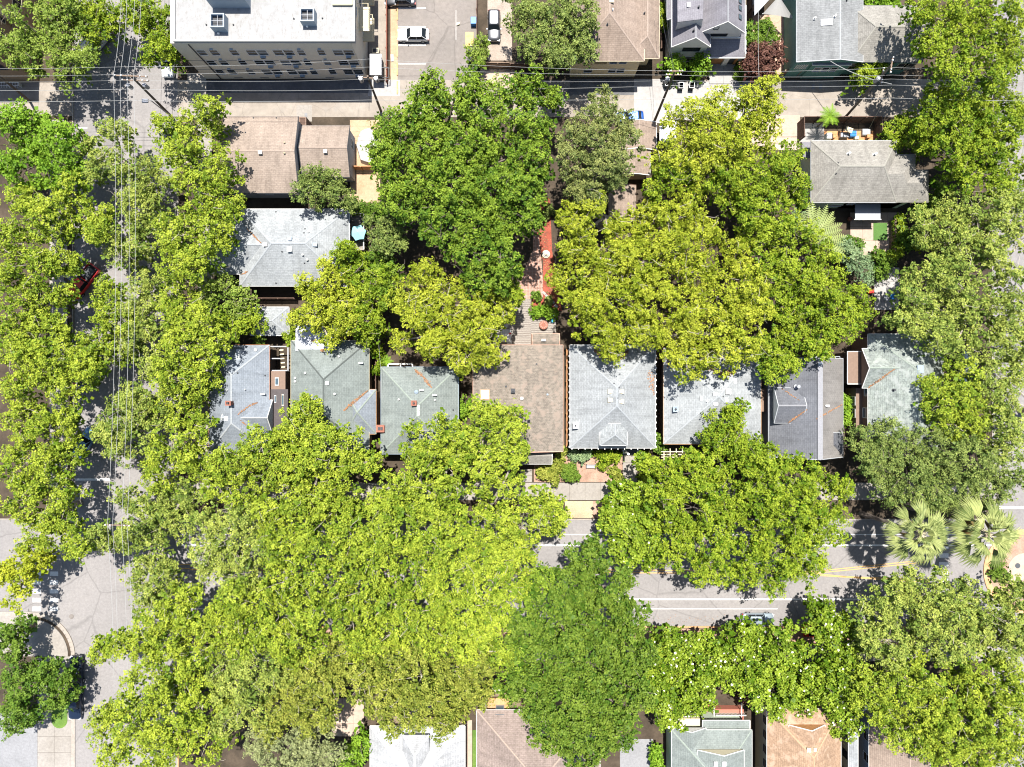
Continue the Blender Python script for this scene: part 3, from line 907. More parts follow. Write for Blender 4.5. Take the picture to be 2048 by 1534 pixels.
# patio umbrella
def umbrella(px, py, z, r, mat, label):
    u = empty('patio_umbrella', P(px, py, z), 0, label, 'umbrella')
    c = P(px, py, z+2.3); m = MB(); n = 6
    for i in range(n):
        a, b = 2*math.pi*i/n+.2, 2*math.pi*(i+1)/n+.2; mid = (a+b)/2
        e0 = (c[0]+r*math.cos(a), c[1]+r*math.sin(a), c[2]-.5); e1 = (c[0]+r*math.cos(b), c[1]+r*math.sin(b), c[2]-.5)
        em = (c[0]+r*.80*math.cos(mid), c[1]+r*.80*math.sin(mid), c[2]-.47)
        m.poly([c, e0, em]); m.poly([c, em, e1])
    m.build('canopy', mat, u)
    m = MB(); m.cyl(c, .03, z, c[2]+.05); m.build('pole', metal_l, u)
    m = MB(); m.cyl(c, .28, z, z+.08); m.build('base', charcoal, u)
umbrella(715, 464, 1.45, 1.15, teal_p, 'pale turquoise patio umbrella on the small deck of the blue-grey house')

# --- H3 small garage
h = House('small_garage', 'small pale grey hipped garage roof between two houses, half under a tree', 545, 642, 'garage')
h.section((500,614,578,671), 3.0, 4.2, 'x', sh_pale, cap_grey, fascia=white); h.walls((500,614,578,671), 3.0, greywall, .3)

# --- H4
h = House('blue_house', 'leftmost house of the middle row, pale blue hipped roof with a brick chimney', 480, 785)
h.section((418,690,539,905), 4.5, 7.3, 'y', sh_blue, cap_grey, ('hip','hip'), fascia=rust)
h.section((455,800,545,868), 4.5, 6.6, 'x', sh_blue, cap_grey, ('gable','gable'), fascia=white, gablemat=greywall)
h.walls((418,690,539,905), 4.5, charcoal)
h.chimney(462,806,.6,.5,.9); h.boxvent(453,837,.4,.5,.1); h.dome(512,700,.22); h.tvent(528,788)
h.dome(455,780,.12); h.dome(491,779,.1); h.pipe(475,746,.2,.05,charcoal,False); h.pipe(530,751,.2,.05,charcoal,False)
m = MB(); a = h.on(478,712); m.box(a[0]-.25,a[0]+.25,a[1]-.9,a[1]+.9,a[2]-.5,a[2]+.3); m.build('dormer', greywall, h.root)
H4 = h
# narrow brown building between H4 and H5
h = House('brown_side_building', 'narrow dark brown two storey wing between the blue and the green-grey house', 560, 770)
x0_, x1_, y0_, y1_ = h.rw((541,742,578,860), 4.0)
m = MB(); m.box(x0_, x1_-.5, y0_, y1_, 0, 4.0); m.build('wall', brownwall, h.root)
m = MB(); m.box(x0_, x1_-.1, y0_, y1_-2.5, 4.0, 4.12); m.build('roof', plain('brown_grey_roof', (.07,.06,.06), .9), h.root)
h.planes.append([Vector((x0_,y0_,4.12)),Vector((x1_,y0_,4.12)),Vector((x1_,y1_,4.12)),Vector((x0_,y1_,4.12))])
h.skylight(554,763,.5,1.1,white,glass_b,.1); h.skylight(551,798,.25,1.0,white,glass_b,.1); h.skylight(566,800,.3,1.6,cream,glass_b,.1)
lad = MB()
for k in range(14):
    a = P(563+k*.9, 700+k*8.5, 3.2-k*.12); lad.obox((a[0],a[1],a[2]), (.55,.18,.08), .1)
tag(lad.build('outside_stair', cream), 'cream stepped stair in the gap between blue and green-grey houses', 'stair')
m = MB(); 
for (a0_,b0_,a1_,b1_) in ((541,692,575,694),(541,740,576,742),(575,692,577,742),(541,716,560,718)):
    u = P(a0_,b0_,3.6); v = P(a1_,b1_,3.6); m.box(u[0],v[0],v[1],u[1],3.5,3.62)
for px, py in ((542,693),(576,693),(542,741),(576,741)):
    u = P(px,py,3.6); m.box(u[0]-.05,u[0]+.05,u[1]-.05,u[1]+.05,0,3.5)
tag(m.build('pergola', greywall), 'grey metal pergola frame over the yard right of the blue house', 'pergola')

# --- H5
h = House('green_grey_house', 'green-grey hipped house with dark hip lines forming a V and a white metal annex', 660, 770)
h.section((582,681,738,905), 4.6, 8.0, 'y', sh_green, cap_dark, ('hip','hip'), fascia=cream)
h.walls((582,681,738,905), 4.6, tanwall)
h.section((690,779,752,868), 4.4, 6.6, 'x', sh_blue, cap_green, ('hip','hip'), fascia=kerb_orange, inset=2.2)
h.walls((690,779,752,868), 4.4, tanwall, .3)
h.flat('annex_roof', (591,650,672,702), 5.4, alum, .12); h.walls((591,650,672,702), 5.4, tanwall, .3)
for px, py in ((719,690),(678,713),(611,746),(591,756),(591,763),(670,788)): h.dome(px, py, .17)
h.tvent(723,726); h.boxvent(655,766,.35,.4,.1)
H5 = h
# --- H6
h = House('brick_chimney_house', 'soft green-grey hipped house with two red brick chimneys, third in the row', 838, 820)
h.section((762,734,917,908), 4.5, 7.4, 'y', sh_green, cap_green, ('hip','hip'), fascia=blueg)
h.walls((762,734,917,908), 4.5, tanwall)
h.chimney(829,806,.6,.55,.6); h.dome(833,784,.3,blueg); h.tvent(844,780); h.tvent(870,790); h.dome(870,800,.14); h.dome(798,799,.15)
h.boxvent(837,815,.2,.55,.08); h.boxvent(837,826,.2,.55,.08); h.pipe(906,820,.25,.06,charcoal,False)
x, y, z = P(761,857,5.2); m = MB(); m.box(x-.45,x+.45,y-.4,y+.4,0,5.2); m.box(x-.55,x+.55,y-.5,y+.5,5.2,5.35); c_ = m.build('chimney', brickred, h.root)
m = MB(); m.box(x-.3,x-.02,y-.2,y+.2,5.35,5.5); m.box(x+.04,x+.32,y-.2,y+.2,5.35,5.5); m.build('flue', charcoal, c_)
H6 = h
m = MB()
for (a0_,b0_,a1_,b1_) in ((775,727,826,729),(775,737,826,739),(775,727,777,739),(800,729,802,737),(824,727,826,739)):
    u = P(a0_,b0_,2.6); v = P(a1_,b1_,2.6); m.box(u[0],v[0],v[1],u[1],2.5,2.6)
for px in (776,800,825):
    u = P(px,738,2.6); m.box(u[0]-.05,u[0]+.05,u[1]-.05,u[1]+.05,0,2.5)
tag(m.build('pergola', white), 'white pergola frame at the top edge of the brick chimney house', 'pergola')

# --- H7 brown flat-pitched
h = House('brown_roof_house', 'wide brown mottled low hipped house with a white square skylight', 1036, 800)
h.section((946,690,1126,903), 5.2, 6.6, 'y', sh_brown, None, ('gable','hip'), fascia=plain('salmon_trim', (.50,.30,.22), .7), gablemat=tanwall)
h.walls((946,690,1126,903), 5.2, tanwall, .35)
h.section((1064,667,1119,700), 4.0, 4.5, 'x', sh_brown, None, ('gable','gable'), fascia=plain('salmon_trim', (.50,.30,.22), .7)); h.walls((1064,667,1119,700), 4.0, tanwall, .2)
h.section((1020,895,1104,928), 3.6, 4.3, 'x', sh_taupe, None, ('gable','gable'), fascia=white, gablemat=tanwall); h.walls((1020,895,1104,920), 3.6, brownwall, .3)
h.skylight(970,789,1.25,1.35,plain('skylight_frame', (.45,.28,.18), .8),white,.18)
h.chimney(1026,781,.45,.4,.5,charcoal); h.dome(1043.5,797,.24); h.pipe(1012,773,.3,.06,charcoal,False); h.pipe(1095,789,.3,.06,blueg,False); h.pipe(1073,728,.15,.05,charcoal,False)
h.tvent(1087,681)
H7 = h
# --- H8
h = House('white_bungalow', 'pale grey hipped bungalow with rafter tails and a small hipped dormer', 1225, 793)
p8 = h.section((1140,690,1311,896), 4.8, 8.7, 'y', sh_grey2, cap_grey, ('hip','hip'), fascia=white)
w8 = h.walls((1140,690,1311,896), 4.8, plain('bungalow_wall', (.30,.33,.28), .8), (.6,.6,.7,.6))
x0_, x1_, y0_, y1_ = h.rw((1140,690,1311,896), 4.8)
tails = LMB(); tails.box(-.05,.05,-.10,.10,-.07,.07)
first = None
def tail(x, y):
    global first
    if first is None: o = first = tails.build('rafter_tail', white, h.root)
    else: o = first.copy(); COL.objects.link(o)
    o.location = (x-h.root.location.x, y-h.root.location.y, 4.72)
ny = 17
for k in range(ny):
    yy = y0_+(y1_-y0_)*(k+.2)/ny; tail(x0_-.12, yy); tail(x1_+.12, yy)
for k in range(13): tail(x0_+(x1_-x0_)*(k+.3)/13, y0_-.12)
# dormer
h.section((1200,846,1255,891), 6.35, 7.7, 'y', sh_pale, cap_grey, ('hip','gable'), fascia=white, inset=1.5, gablemat=white)
h.walls((1203,846,1252,886), 6.35, white, .2, z0=4.9)
for px, py in ((1220,783),(1243,783),(1220,800),(1243,803)):
    x, y, z = h.on(px, py); s_ = 1 if px > 1230 else -1
    m = MB(); m.prism([(x-.35,y-.18),(x+.3,y-.32),(x+.3,y+.32),(x-.35,y+.18)] if s_ > 0 else [(x-.3,y-.32),(x+.35,y-.18),(x+.35,y+.18),(x-.3,y+.32)], z-.3, z+.22); m.build('roof_vent', cream, h.root)
h.chimney(1150,850,.6,.75,.8,white)
for px, py in ((1238,775),(1235,796),(1228,767)): h.pipe(px, py, .15, .05, charcoal, False)
m = MB()
for px in (1247,1276):
    x, y, _ = P(px,902); m.box(x-.25,x+.25,y-.25,y+.25,0,1.2); m.cyl((x,y), .16, 1.2, 4.4)
m.build('porch_column', white, h.root)
a = P(1225,905); m = MB(); m.box(P(1245,0)[0], P(1280,0)[0], P(0,906)[1], P(0,880)[1], .1, .7); m.build('porch_floor', darkgrey, h.root)
H8 = h
# --- H9
h = House('pale_grey_house', 'pale grey hipped house right of the bungalow with scattered white roof vents', 1424, 790)
h.section((1327,696,1522,888), 4.8, 8.0, 'y', sh_grey2, cap_grey, ('hip','hip'), fascia=kerb_orange)
h.walls((1327,696,1522,888), 4.8, tanwall)
for px, py, w_, d_ in ((1402,797,.22,.55),(1470,762,.3,.55),(1430,788,.5,.28),(1453,799,.22,.5),(1431,808,.5,.28)): h.boxvent(px, py, w_, d_, .1)
h.boxvent(1455,783,.6,.6,.35); h.chimney(1349,818,.55,.6,.6,blueg); h.pipe(1414,803,.2,.06,white); h.pipe(1446,793,.2,.05,charcoal,False)
H9 = h
m = MB()
for k in range(6):
    u = P(1327+k*12.3,897,2.7); v = P(1327+k*12.3,921,2.7); m.box(u[0],u[0]+.12,v[1],u[1],2.6,2.75)
for py in (903,909,914):
    u = P(1322,py,2.7); v = P(1396,py,2.7); m.box(u[0],v[0],u[1]-.06,u[1]+.06,2.76,2.86)
for px in (1329,1388):
    u = P(px,915,2.7); m.box(u[0],u[0]+.14,u[1],u[1]+.14,0,2.6)
tag(m.build('pergola', cream), 'cream slatted pergola at the lower left corner of the pale grey house', 'pergola')

# --- H10 charcoal gable
h = House('charcoal_gable_house', 'charcoal gabled house with one slope dark blue-grey and the other brownish', 1611, 815)
zE, zR = 5.0, 8.4
h.section((1537,717,1686,914), zE, zR, 'y', sh_char, None, ('gable','gable'), fascia=greywall, gablemat=greywall, ridge_at=.55)
w = h.walls((1537,717,1686,914), zE, greywall, (.4,.3,.4,.3))
p_ = h.planes[:2]
# warm east slope laid as its own roof covering
q = [Vector(v) for v in (p_[1] if sum(v.x for v in p_[1]) > sum(v.x for v in p_[0]) else p_[0])]
m = MB(); m.poly([tuple(v+Vector((0,0,.02))) for v in q]); m.build('roof', sh_charb, h.root)
rx = max(v.z for v in q); tops = sorted([v for v in q if v.z > rx-.01], key=lambda v: v.y)
h.capline(tops[0], tops[-1], cap_char, .34)
# dormer facing left
h.section((1548,775,1604,846), 6.5, 8.05, 'x', sh_char, cap_char, ('gable','gable'), fascia=greywall, gablemat=white)
h.walls((1552,778,1612,843), 6.6, white, .1, z0=5)
xd = P(1552,0,6.6)[0]+.1; yd = P(0,810,6.6)[1]
for k in (-1.3,0,1.3): h.win('W', yd+k, 5.5, 6.3, .8, xd, white)
h.section((1640,864,1684,908), 5.25, 6.7, 'y', sh_char, None, ('hip','gable'), fascia=greywall, gablemat=greywall)
for px, py in ((1592,773),): h.pipe(px, py, .9, .13, metal_l)
h.tvent(1638,727); h.tvent(1652,811)
m = MB(); x, y, z = P(1527,800,3.5); m.box(x-.35,x+.5,y-1.6,y+1.6,0,3.3); m.build('bay', brownwall, h.root)
H10 = h
m = MB()
for px0, px1 in ((1617,1680),):
    u = P(px0,712,4.5); v = P(px1,718,4.5)
    m.box(u[0],v[0],u[1]-.12,u[1]-.02,4.4,4.5); m.box(u[0],v[0],v[1],v[1]+.1,4.4,4.5)
    for k in range(8): xx = u[0]+(v[0]-u[0])*k/7; m.box(xx-.04,xx+.04,v[1]+.1,u[1]-.12,4.4,4.5)
    for xx in (u[0],v[0]): m.box(xx-.05,xx+.05,v[1]+.1,v[1]+.2,0,4.4)
tag(m.build('awning_frame', metal_l), 'grey metal frame along the top edge of the charcoal gabled house', 'awning')

# --- H11 mottled green with brown annex
h = House('mottled_green_house', 'mottled green-grey roof house with brown walls and brown gable on its left side', 1810, 770)
h.section((1736,668,1886,915), 5.6, 8.8, 'y', sh_mgreen, cap_green, ('hip','hip'), fascia=white)
w = h.walls((1736,668,1886,915), 5.6, brownwall, .35)
h.section((1724,697,1830,776), 5.6, 7.6, 'x', sh_mgreen, cap_green, ('gable','hip'), fascia=white, gablemat=brownwall)
h.flat('annex_roof', (1695,703,1725,768), 4.6, brownwall, .15, white); h.walls((1697,703,1726,768), 4.6, brownwall, .1)
h.walls((1713,776,1740,872), 3.4, brownwall, .0, name='bay'); 
for yy in (-.5, -2.2): h.win('W', P(0,795,4)[1]+yy, 1.6, 3.0, 1.1, P(1713,0,3.4)[0])
for yy, hh in ((782,1.0),(826,1.6)): h.win('W', P(0,yy,4.8)[1], 4.7-hh*.7, 4.9, 1.3, w[0], white, glass_b)
h.boxvent(1840,738,.7,.9,.08,blueg); h.boxvent(1840,765,.7,.9,.08,blueg); h.pipe(1787,780,.3,.08,charcoal)
H11 = h
# --- H12 beige two storey
h = House('beige_house', 'beige stucco two storey house with tan hipped roof above the shaded alley', 1225, 60)
r12 = (1139,-90,1289,122); h.section(r12, 5.8, 8.6, 'y', sh_pink, cap_tan, ('hip','hip'), fascia=cream)
w = h.walls(r12, 5.8, beige, (.5,.4,.35,.4))
h.section((1250,-90,1319,117), 5.2, 6.6, 'y', sh_pink, cap_tan, ('hip','hip'), fascia=cream, ridge_at=.6); h.walls((1250,-90,1319,117), 5.2, beige, (.4,.8,1.4,.4))
for px, z0, z1, ww in ((1159,4.6,5.3,.8),(1227,4.3,5.1,1.0),(1246,4.3,5.1,1.0),(1176,1.6,2.6,1.1),(1224,1.6,2.6,1.0),(1241,1.6,2.6,1.0)):
    h.win('S', P(px,0,(z0+z1)/2)[0], z0, z1, ww, w[2])
m = MB(); m.box(P(1190,0,4.6)[0],P(1214,0,4.6)[0],w[2]-.03,w[2]-.003,4.1,5.2); m.build('wall_panel', plain('faded_panel', (.30,.24,.14), .9), h.root)
h.boxvent(1223,2,.5,.5,.2,cream); h.pipe(1214.5,49,.4,.07,charcoal,False); h.pipe(1289,27,.4,.07,charcoal,False); h.pipe(1225,20,.3,.05,white)
# --- H13 modern farmhouse
h = House('white_farmhouse', 'white board gabled house with lavender grey roofs and orange wood garage front', 1415, 60)
h.section((1399,-90,1490,66), 6.6, 9.6, 'y', sh_lav, cap_char, ('gable','gable'), fascia=white, gablemat=white, ridge_at=.48)
wm = h.walls((1399,-90,1490,66), 6.6, white, (.2,.3,.25,.3))
h.section((1343,-90,1421,94), 5.5, 8.1, 'y', sh_lav, cap_char, ('gable','gable'), fascia=white, gablemat=white)
wl = h.walls((1343,-90,1421,94), 5.5, white, (.3,.2,.35,.3))
h.section((1334,-90,1345,40), 5.3, 5.6, 'y', sh_lav, None, ('gable','gable'), fascia=greywall)
h.planev([(1355,-90,8.6),(1410,-90,9.3),(1406,38,9.3),(1355,44,8.3)], sh_lav, 'dormer_roof')
h.facade([(1355,44,8.3),(1406,38,9.3),(1403,55,7.0),(1350,62,5.6)], white, 'dormer_wall')
h.planev([(1408,116,3.3),(1490,116,3.3),(1490,64,5.0),(1405,64,5.0)], sh_lav, 'porch_roof')
m = MB(); u = P(1408,116,3.3); v = P(1490,116,3.3); m.tube(u, v, .07, .07, 4); m.tube(v, P(1490,64,5.0), .07, .07, 4); m.build('gutter', white, h.root)
yg = P(0,121,1.5)[1]
m = MB(); m.box(P(1411,0,2)[0], P(1488,0,2)[0], yg+.25, yg+7, 0, 3.05); m.build('garage_wall', greywall, h.root)
gd_ = MB(); xg0, xg1 = P(1413,0,1.5)[0], P(1447,0,1.5)[0]
for k in range(5): gd_.box(xg0, xg1, yg+.16, yg+.24, .05+k*.55, .05+k*.55+.52)
gd_.build('garage_door', wood_or, h.root)
m = MB(); m.box(P(1447,0,1.5)[0], P(1457,0,1.5)[0], yg-.1, yg+.24, 0, 2.8); m.build('pillar', white, h.root)
m = MB(); m.box(P(1458,0,1.5)[0], P(1470,0,1.5)[0], yg+.17, yg+.24, .05, 2.3); m.build('door', darkgrey, h.root)
m = MB(); m.box(P(1470.5,0,1.5)[0], P(1475,0,1.5)[0], yg+.05, yg+.24, .05, 2.9); m.build('wood_panel', wood_or, h.root)
h.win('S', P(1440,0,6.2)[0]-.0, 5.35, 6.35, 2.2, wm[2], darkgrey); h.win('S', P(1433,0,8)[0], 7.6, 8.2, .55, wm[2]-.23, darkgrey)
h.win('S', P(1383,0,4.2)[0], 3.7, 4.7, 2.3, wl[2], darkgrey); h.win('S', P(1378,0,1.5)[0], .6, 1.9, 1.7, wl[2], white)
m = MB(); q = P(1455,84.5,5.1); m.box(q[0]-2.0,q[0]+1.8,wm[2]-.12,wm[2]-.005,4.75,5.0); m.build('sill', white, h.root)
for py in (3,17,35): h.skylight(1480,py,.55,.65,charcoal,glass_b,.15)
h.boxvent(1377,10,.35,.5,.1); h.pipe(1397,15,.25,.07,charcoal); h.pipe(1387,62,.35,.07,charcoal)
# --- H14 green walled house
h = House('teal_walled_house', 'grey roofed house with dark teal walls at the upper right behind a utility pole', 1700, 60)
h.section((1593,-90,1726,124), 5.4, 6.2, 'y', sh_dgrey, cap_grey, ('gable','hip'), fascia=greywall, gablemat=greenwall, ridge_at=.62, inset=3.0)
w = h.walls((1593,-90,1720,124), 5.4, greenwall, (.3,.5,.3,.3))
h.section((1625,60,1703,130), 5.0, 5.3, 'x', sh_dgrey, None, ('hip','hip'), fascia=white, inset=1); w2 = h.walls((1625,60,1703,130), 5.0, greenwall, .3)
h.section((1701,11,1845,124), 5.0, 7.0, 'x', sh_taupe, cap_taupe, ('hip','gable'), fascia=darkgrey, inset=2.5, gablemat=greenwall)
w3 = h.walls((1701,11,1845,124), 5.0, greenwall, .5)
for px in (1634,1650,1667): h.win('S', P(px,0,3)[0], 2.4, 3.6, .85, w2[2])
for px in (1712,1806,1820): h.win('S', P(px,0,3)[0], 1.8, 3.4, 1.3, w3[2], cream)
for k in range(7):
    q = MB(); q.box(w[0]+.4+k*.24, w[0]+.5+k*.24, w[2]-.05, w[2]-.005, 2.6, 4.0); 
    if k == 0: lou = q
    else: lou.v += q.v; b = (len(lou.v)-8); lou.f += [tuple(i+b for i in f) for f in q.f]; lou.m += q.m
lou.build('louvre', white, h.root)
h.skylight(1652.5,45,1.5,.85,alum,None,.12); h.pipe(1628,38,.4,.07,white); h.pipe(1669,33,.4,.07,white); h.pipe(1693,1,.4,.07,charcoal,False)
h.flat('bay_roof', (1599,5,1626,28), 3.6, sh_grey, .15); h.walls((1600,6,1625,28), 3.6, greenwall, .1)
m = MB()   # slatted side screen
for k in range(30): u = P(1585,64+k*2.3,3.0); m.box(u[0]-.05,u[0]+.35,u[1]-.06,u[1]+.02,1.0,3.0)
m.build('side_screen', wood_dk, h.root)
# --- white/grey structure & shade sail
h = House('grey_shed_roof', 'pale grey roof corner beside the white shade sail', 1520, 10, 'shed')
h.planev([(1509,-40,3.2),(1545,-40,3.2),(1545,-8,3.2),(1509,31,3.2)], alum, 'roof'); 
m = MB(); u = P(1511,-40,3.0); v = P(1528,2,3.0); m.box(u[0],v[0],v[1],u[1],0,3.0); m.build('wall', greywall, h.root)
def sail():
    u = empty('shade_sail', P(1555,30), 0, 'white triangular shade sail stretched over the terracotta yard', 'shade sail')
    a, b, c = Vector(P(1525,28,3.2)), Vector(P(1588,38,3.2)), Vector(P(1558,-8,4.2)); d_ = Vector(P(1556,-30,3.6))
    m = MB(); n = 8
    def pt(i, j):
        s_, t_ = i/n, j/n; p = a*(1-s_)+c*s_; q = b*(1-s_)+c*s_; r_ = p*(1-t_)+q*t_
        k = t_*(1-t_)*4; r_ = r_+Vector((0,.5*k*(1-s_)*.6,-.35*k*(1-s_))); return r_
    for i in range(n):
        for j in range(n):
            if i == n-1: m.poly([pt(i,j), pt(i,j+1), pt(i+1,j)])
            else: m.poly([pt(i,j), pt(i,j+1), pt(i+1,j+1), pt(i+1,j)])
    m.build('fabric', sail_m, u, smooth=True)
    m = MB()
    for q in (a, b, c): m.tube((q.x,q.y,0), (q.x,q.y,q.z+.1), .06)
    m.build('posts', metal_l, u)
sail()
# --- H15
h = House('sage_house', 'grey-tan hipped house with sage walls and stepped roof at the right, fenced yard above', 1730, 355)
h.section((1622,281,1793,405), 5.2, 7.6, 'x', sh_taupe, cap_taupe, ('hip','hip'), fascia=greywall, inset=2.9)
w = h.walls((1622,281,1793,405), 5.2, sagewall, (.6,.4,.5,.4))
h.section((1700,308,1831,405), 5.185, 7.06, 'x', sh_taupe, None, ('gable','hip'), fascia=greywall, inset=2.7, gut=False); h.walls((1700,308,1831,405), 5.2, sagewall, .5)
h.section((1720,339,1857,405), 5.17, 6.46, 'x', sh_taupe, None, ('gable','hip'), fascia=greywall, inset=1.6, gut=False); w2 = h.walls((1720,339,1857,405), 5.2, sagewall, (.4,1.6,.5,.4))
for px, z0, z1, ww in ((1662,3.2,4.0,1.6),(1702,2.2,2.9,.9),(1730,3.8,4.4,.9),(1672,1.2,2.0,1.6)): h.win('S', P(px,0,(z0+z1)/2)[0], z0, z1, ww, w[2])
for yy in (0,-3): h.win('W', P(0,370,4)[1]+yy, 3, 4.2, .9, w[0])
for px, py in ((1696,308),(1748,309)): h.pipe(px, py, .5, .09, white)
for px, py in ((1676,326),(1672,347)): h.pipe(px, py, .25, .05, charcoal, False)
m = MB(); u = P(1713,412,3.0); v = P(1761,438,2.6)
m.box(u[0], v[0], v[1], w[2]+.1, 2.5, 2.6); bl = m.build('balcony_roof', metal_l, h.root)
m = MB(); m.box(u[0]-.1, v[0]+.1, v[1]-.12, v[1], 2.45, 2.62); m.build('balcony_edge', white, h.root)
h.flat('side_roof', (1604,284,1620,316), 3.6, sh_lav, .12)
H15 = h
def fence(name, pts, hgt, mat, label, bw=.14, postm=None, group=None, step=2.2, rails=True):
    root = empty(name, P(*pts[0]), 0, label, 'fence', group)
    ps = [Vector(P(*p)) for p in pts]; m = MB(); pm = LMB(); pm.box(-.06,.06,-.06,.06,0,hgt+.08)
    first = None
    for i in range(len(ps)-1):
        d_ = ps[i+1]-ps[i]; L = d_.length; a = math.atan2(d_.y, d_.x); n = max(1, int(L/bw))
        for k in range(n):
            c = ps[i]+d_*((k+.5)/n); off = random.uniform(-.012,.012)
            m.obox((c.x-math.sin(a)*off, c.y+math.cos(a)*off, hgt/2+random.uniform(-.01,.01)), (L/n-.012, .03, hgt), a)
        if rails:
            for zz in (.4, hgt-.25): 
                c = (ps[i]+ps[i+1])/2; m.obox((c.x+math.sin(a)*.05, c.y-math.cos(a)*.05, zz), (L, .05, .09), a)
            c = (ps[i]+ps[i+1])/2; m.obox((c.x, c.y, hgt+.04), (L, .12, .04), a)
        k = max(1, round(L/step))
        for j in range(k+1):
            c = ps[i]+d_*(j/k)
            if first is None: o = first = pm.build('post', postm or mat, root)
            else: o = first.copy(); COL.objects.link(o)
            o.location = (c.x-root.location.x+math.sin(a)*.09, c.y-root.location.y-math.cos(a)*.09, 0)
    m.build('fence_boards', mat, root)['kind'] = 'stuff'
    return root
fence('board_fence', [(1595,284),(1595,246),(1747,246),(1747,282)], 2.4, wood_dk, 'tall dark board fence around the cluttered yard above the sage house')
sheet('patio_slab', rect(1598,246,1648,284), .03, concrete_new)
fence('wooden_fence', [(955,0),(955,120)], 1.8, wood_dk, 'wooden fence between the parking lot and the gravel yard')
fence('wooden_gate', [(972,137),(1020,137)], 1.9, wood, 'pale slatted gate at the foot of the gravel yard')
fence('wooden_fence', [(1021,139),(1130,143)], 1.9, wood_dk, 'brown board fence under the oak, right of the slatted gate')
fence('wooden_fence', [(1560,152),(1625,152)], 1.9, wood, 'short leaning board fence below the teal walled house and left of it')
fence('wooden_fence', [(1318,0),(1318,108)], 1.8, wood_dk, 'long side fence between the beige house and the white farmhouse')
fence('wooden_fence', [(1496,0),(1496,140)], 1.8, wood_dk, 'side fence right of the white farmhouse by the plum tree')
fence('wooden_fence', [(776,-60),(776,168)], 1.2, plain('red_brown_fence', (.16,.06,.04), .85), 'long low reddish fence along the tan dirt strip of the parking lot')
fence('wooden_fence', [(500,599),(596,599)], 1.8, wood_dk, 'fence behind the blue-grey house above the small garage roof')
fence('wooden_fence', [(700,340),(752,340)], 1.8, wood_or, 'short fence right of the tan duplex by the dirt yard')
fence('wooden_fence', [(1778,444),(1778,508)], 1.8, wood, 'wooden fence between the turf square and the narrow hedge')
fence('wooden_fence', [(1132,700),(1132,890)], 1.8, wood_or, 'long reddish fence between the brown roof house and the bungalow')
fence('wooden_fence', [(1318,700),(1318,890)], 1.8, wood_dk, 'long dark fence between the bungalow and the pale grey house')
fence('wooden_fence', [(756,700),(756,850)], 1.8, wood_dk, 'fence between green-grey house and brick chimney house')

# --- bottom row
h = House('white_roof_house', 'white-grey roof house with bright white hip lines at the bottom edge', 835, 1500)
h.section((740,1452,930,1640), 4.6, 7.6, 'y', sh_wht, cap_white, ('hip','hip'), fascia=white)
h.walls((740,1452,930,1640), 4.6, tanwall)
h.section((806,1470,858,1560), 5.9, 7.3, 'y', sh_wht, cap_white, ('hip','hip'), fascia=darkgrey, inset=2.1); h.walls((808,1474,856,1560), 5.8, white, .1, z0=4.6)
h.boxvent(882,1523,.35,.55,.1)
h = House('mauve_brown_house', 'mauve-brown hipped house with an orange entry slab, bottom centre under the elm', 1060, 1480)
h.section((953,1420,1200,1660), 4.8, 8.2, 'y', sh_brn2, cap_tan, ('hip','hip'), fascia=white); h.walls((953,1420,1200,1660), 4.8, tanwall)
h.flat('entry_roof', (975,1396,1018,1438), 3.4, kerb_orange, .15); h.walls((975,1396,1018,1438), 3.4, tanwall, .3)
h.skylight(1000,1414,1.2,.6,metal_l,glass_b,.12)
m = MB(); u = P(978,1385,.9); m.box(u[0],u[0]+2.4,u[1]-.4,u[1]+.5,.5,.6); m.build('porch_step', white, h.root)
h = House('green_porch_house', 'sage green roofed house with white trim and red porch steps, bottom right', 1422, 1490)
h.section((1343,1460,1504,1680), 5.2, 8.0, 'y', sh_green, cap_green, ('gable','hip'), fascia=white, gablemat=sagewall)
h.walls((1343,1460,1504,1680), 5.2, sagewall, .4)
h.flat('porch_roof', (1405,1441,1500,1470), 4.6, sh_green, .15, white); h.walls((1410,1443,1495,1470), 4.6, sagewall, .4)
h.section((1347,1456,1412,1500), 5.2, 6.4, 'y', sh_green, None, ('gable','gable'), fascia=white, gablemat=white)
h.section((1395,1500,1488,1560), 6.6, 8.1, 'y', sh_green, None, ('gable','gable'), fascia=white, gablemat=cream)
h.boxvent(1431,1527,.4,.5,.1); h.boxvent(1448,1527,.4,.5,.1)
for k in range(6):
    u = P(1403+(0),1410+k*4.2,.2+k*.2); v = P(1425,1410+k*4.2,.2+k*.2)
    q = MB(); q.box(u[0],v[0],u[1]-.34,u[1],0,.2+k*.2); q.build('step', plain('red_step', (.36,.13,.09), .7, var=.05), h.root)
u = P(1431,1420,1.5); v = P(1488,1434,1.5)
q = MB(); q.box(u[0],v[0],v[1]-.6,u[1],0,1.3); q.build('porch_floor', plain('red_step', (.36,.13,.09), .7), h.root)
q = MB()
for k in range(22): xx = u[0]+(v[0]-u[0])*k/21; q.box(xx-.03,xx+.03,u[1]-.5,u[1]-.44,1.3,2.1)
q.box(u[0]-.1,v[0]+.1,u[1]-.53,u[1]-.41,2.1,2.18)
for px in (1428,1404,1483):
    a_ = P(px,1402,1.8); b_ = P(px,1435,2.2); q.tube(a_, b_, .07, .07, 4)
q.build('railing', white, h.root)
w_ = MB(); u = P(1352,1440,4); w_.box(u[0],u[0]+3.4,P(0,1458,4)[1],u[1],0,3.6); w_.build('bay', cream, h.root)
for k in (.6,1.7,2.8): h.win('N', u[0]+k, 1.6, 3.0, .8, u[1], white)
h = House('sandy_roof_house', 'sandy orange shingled gable house next to the sage porch house', 1607, 1490)
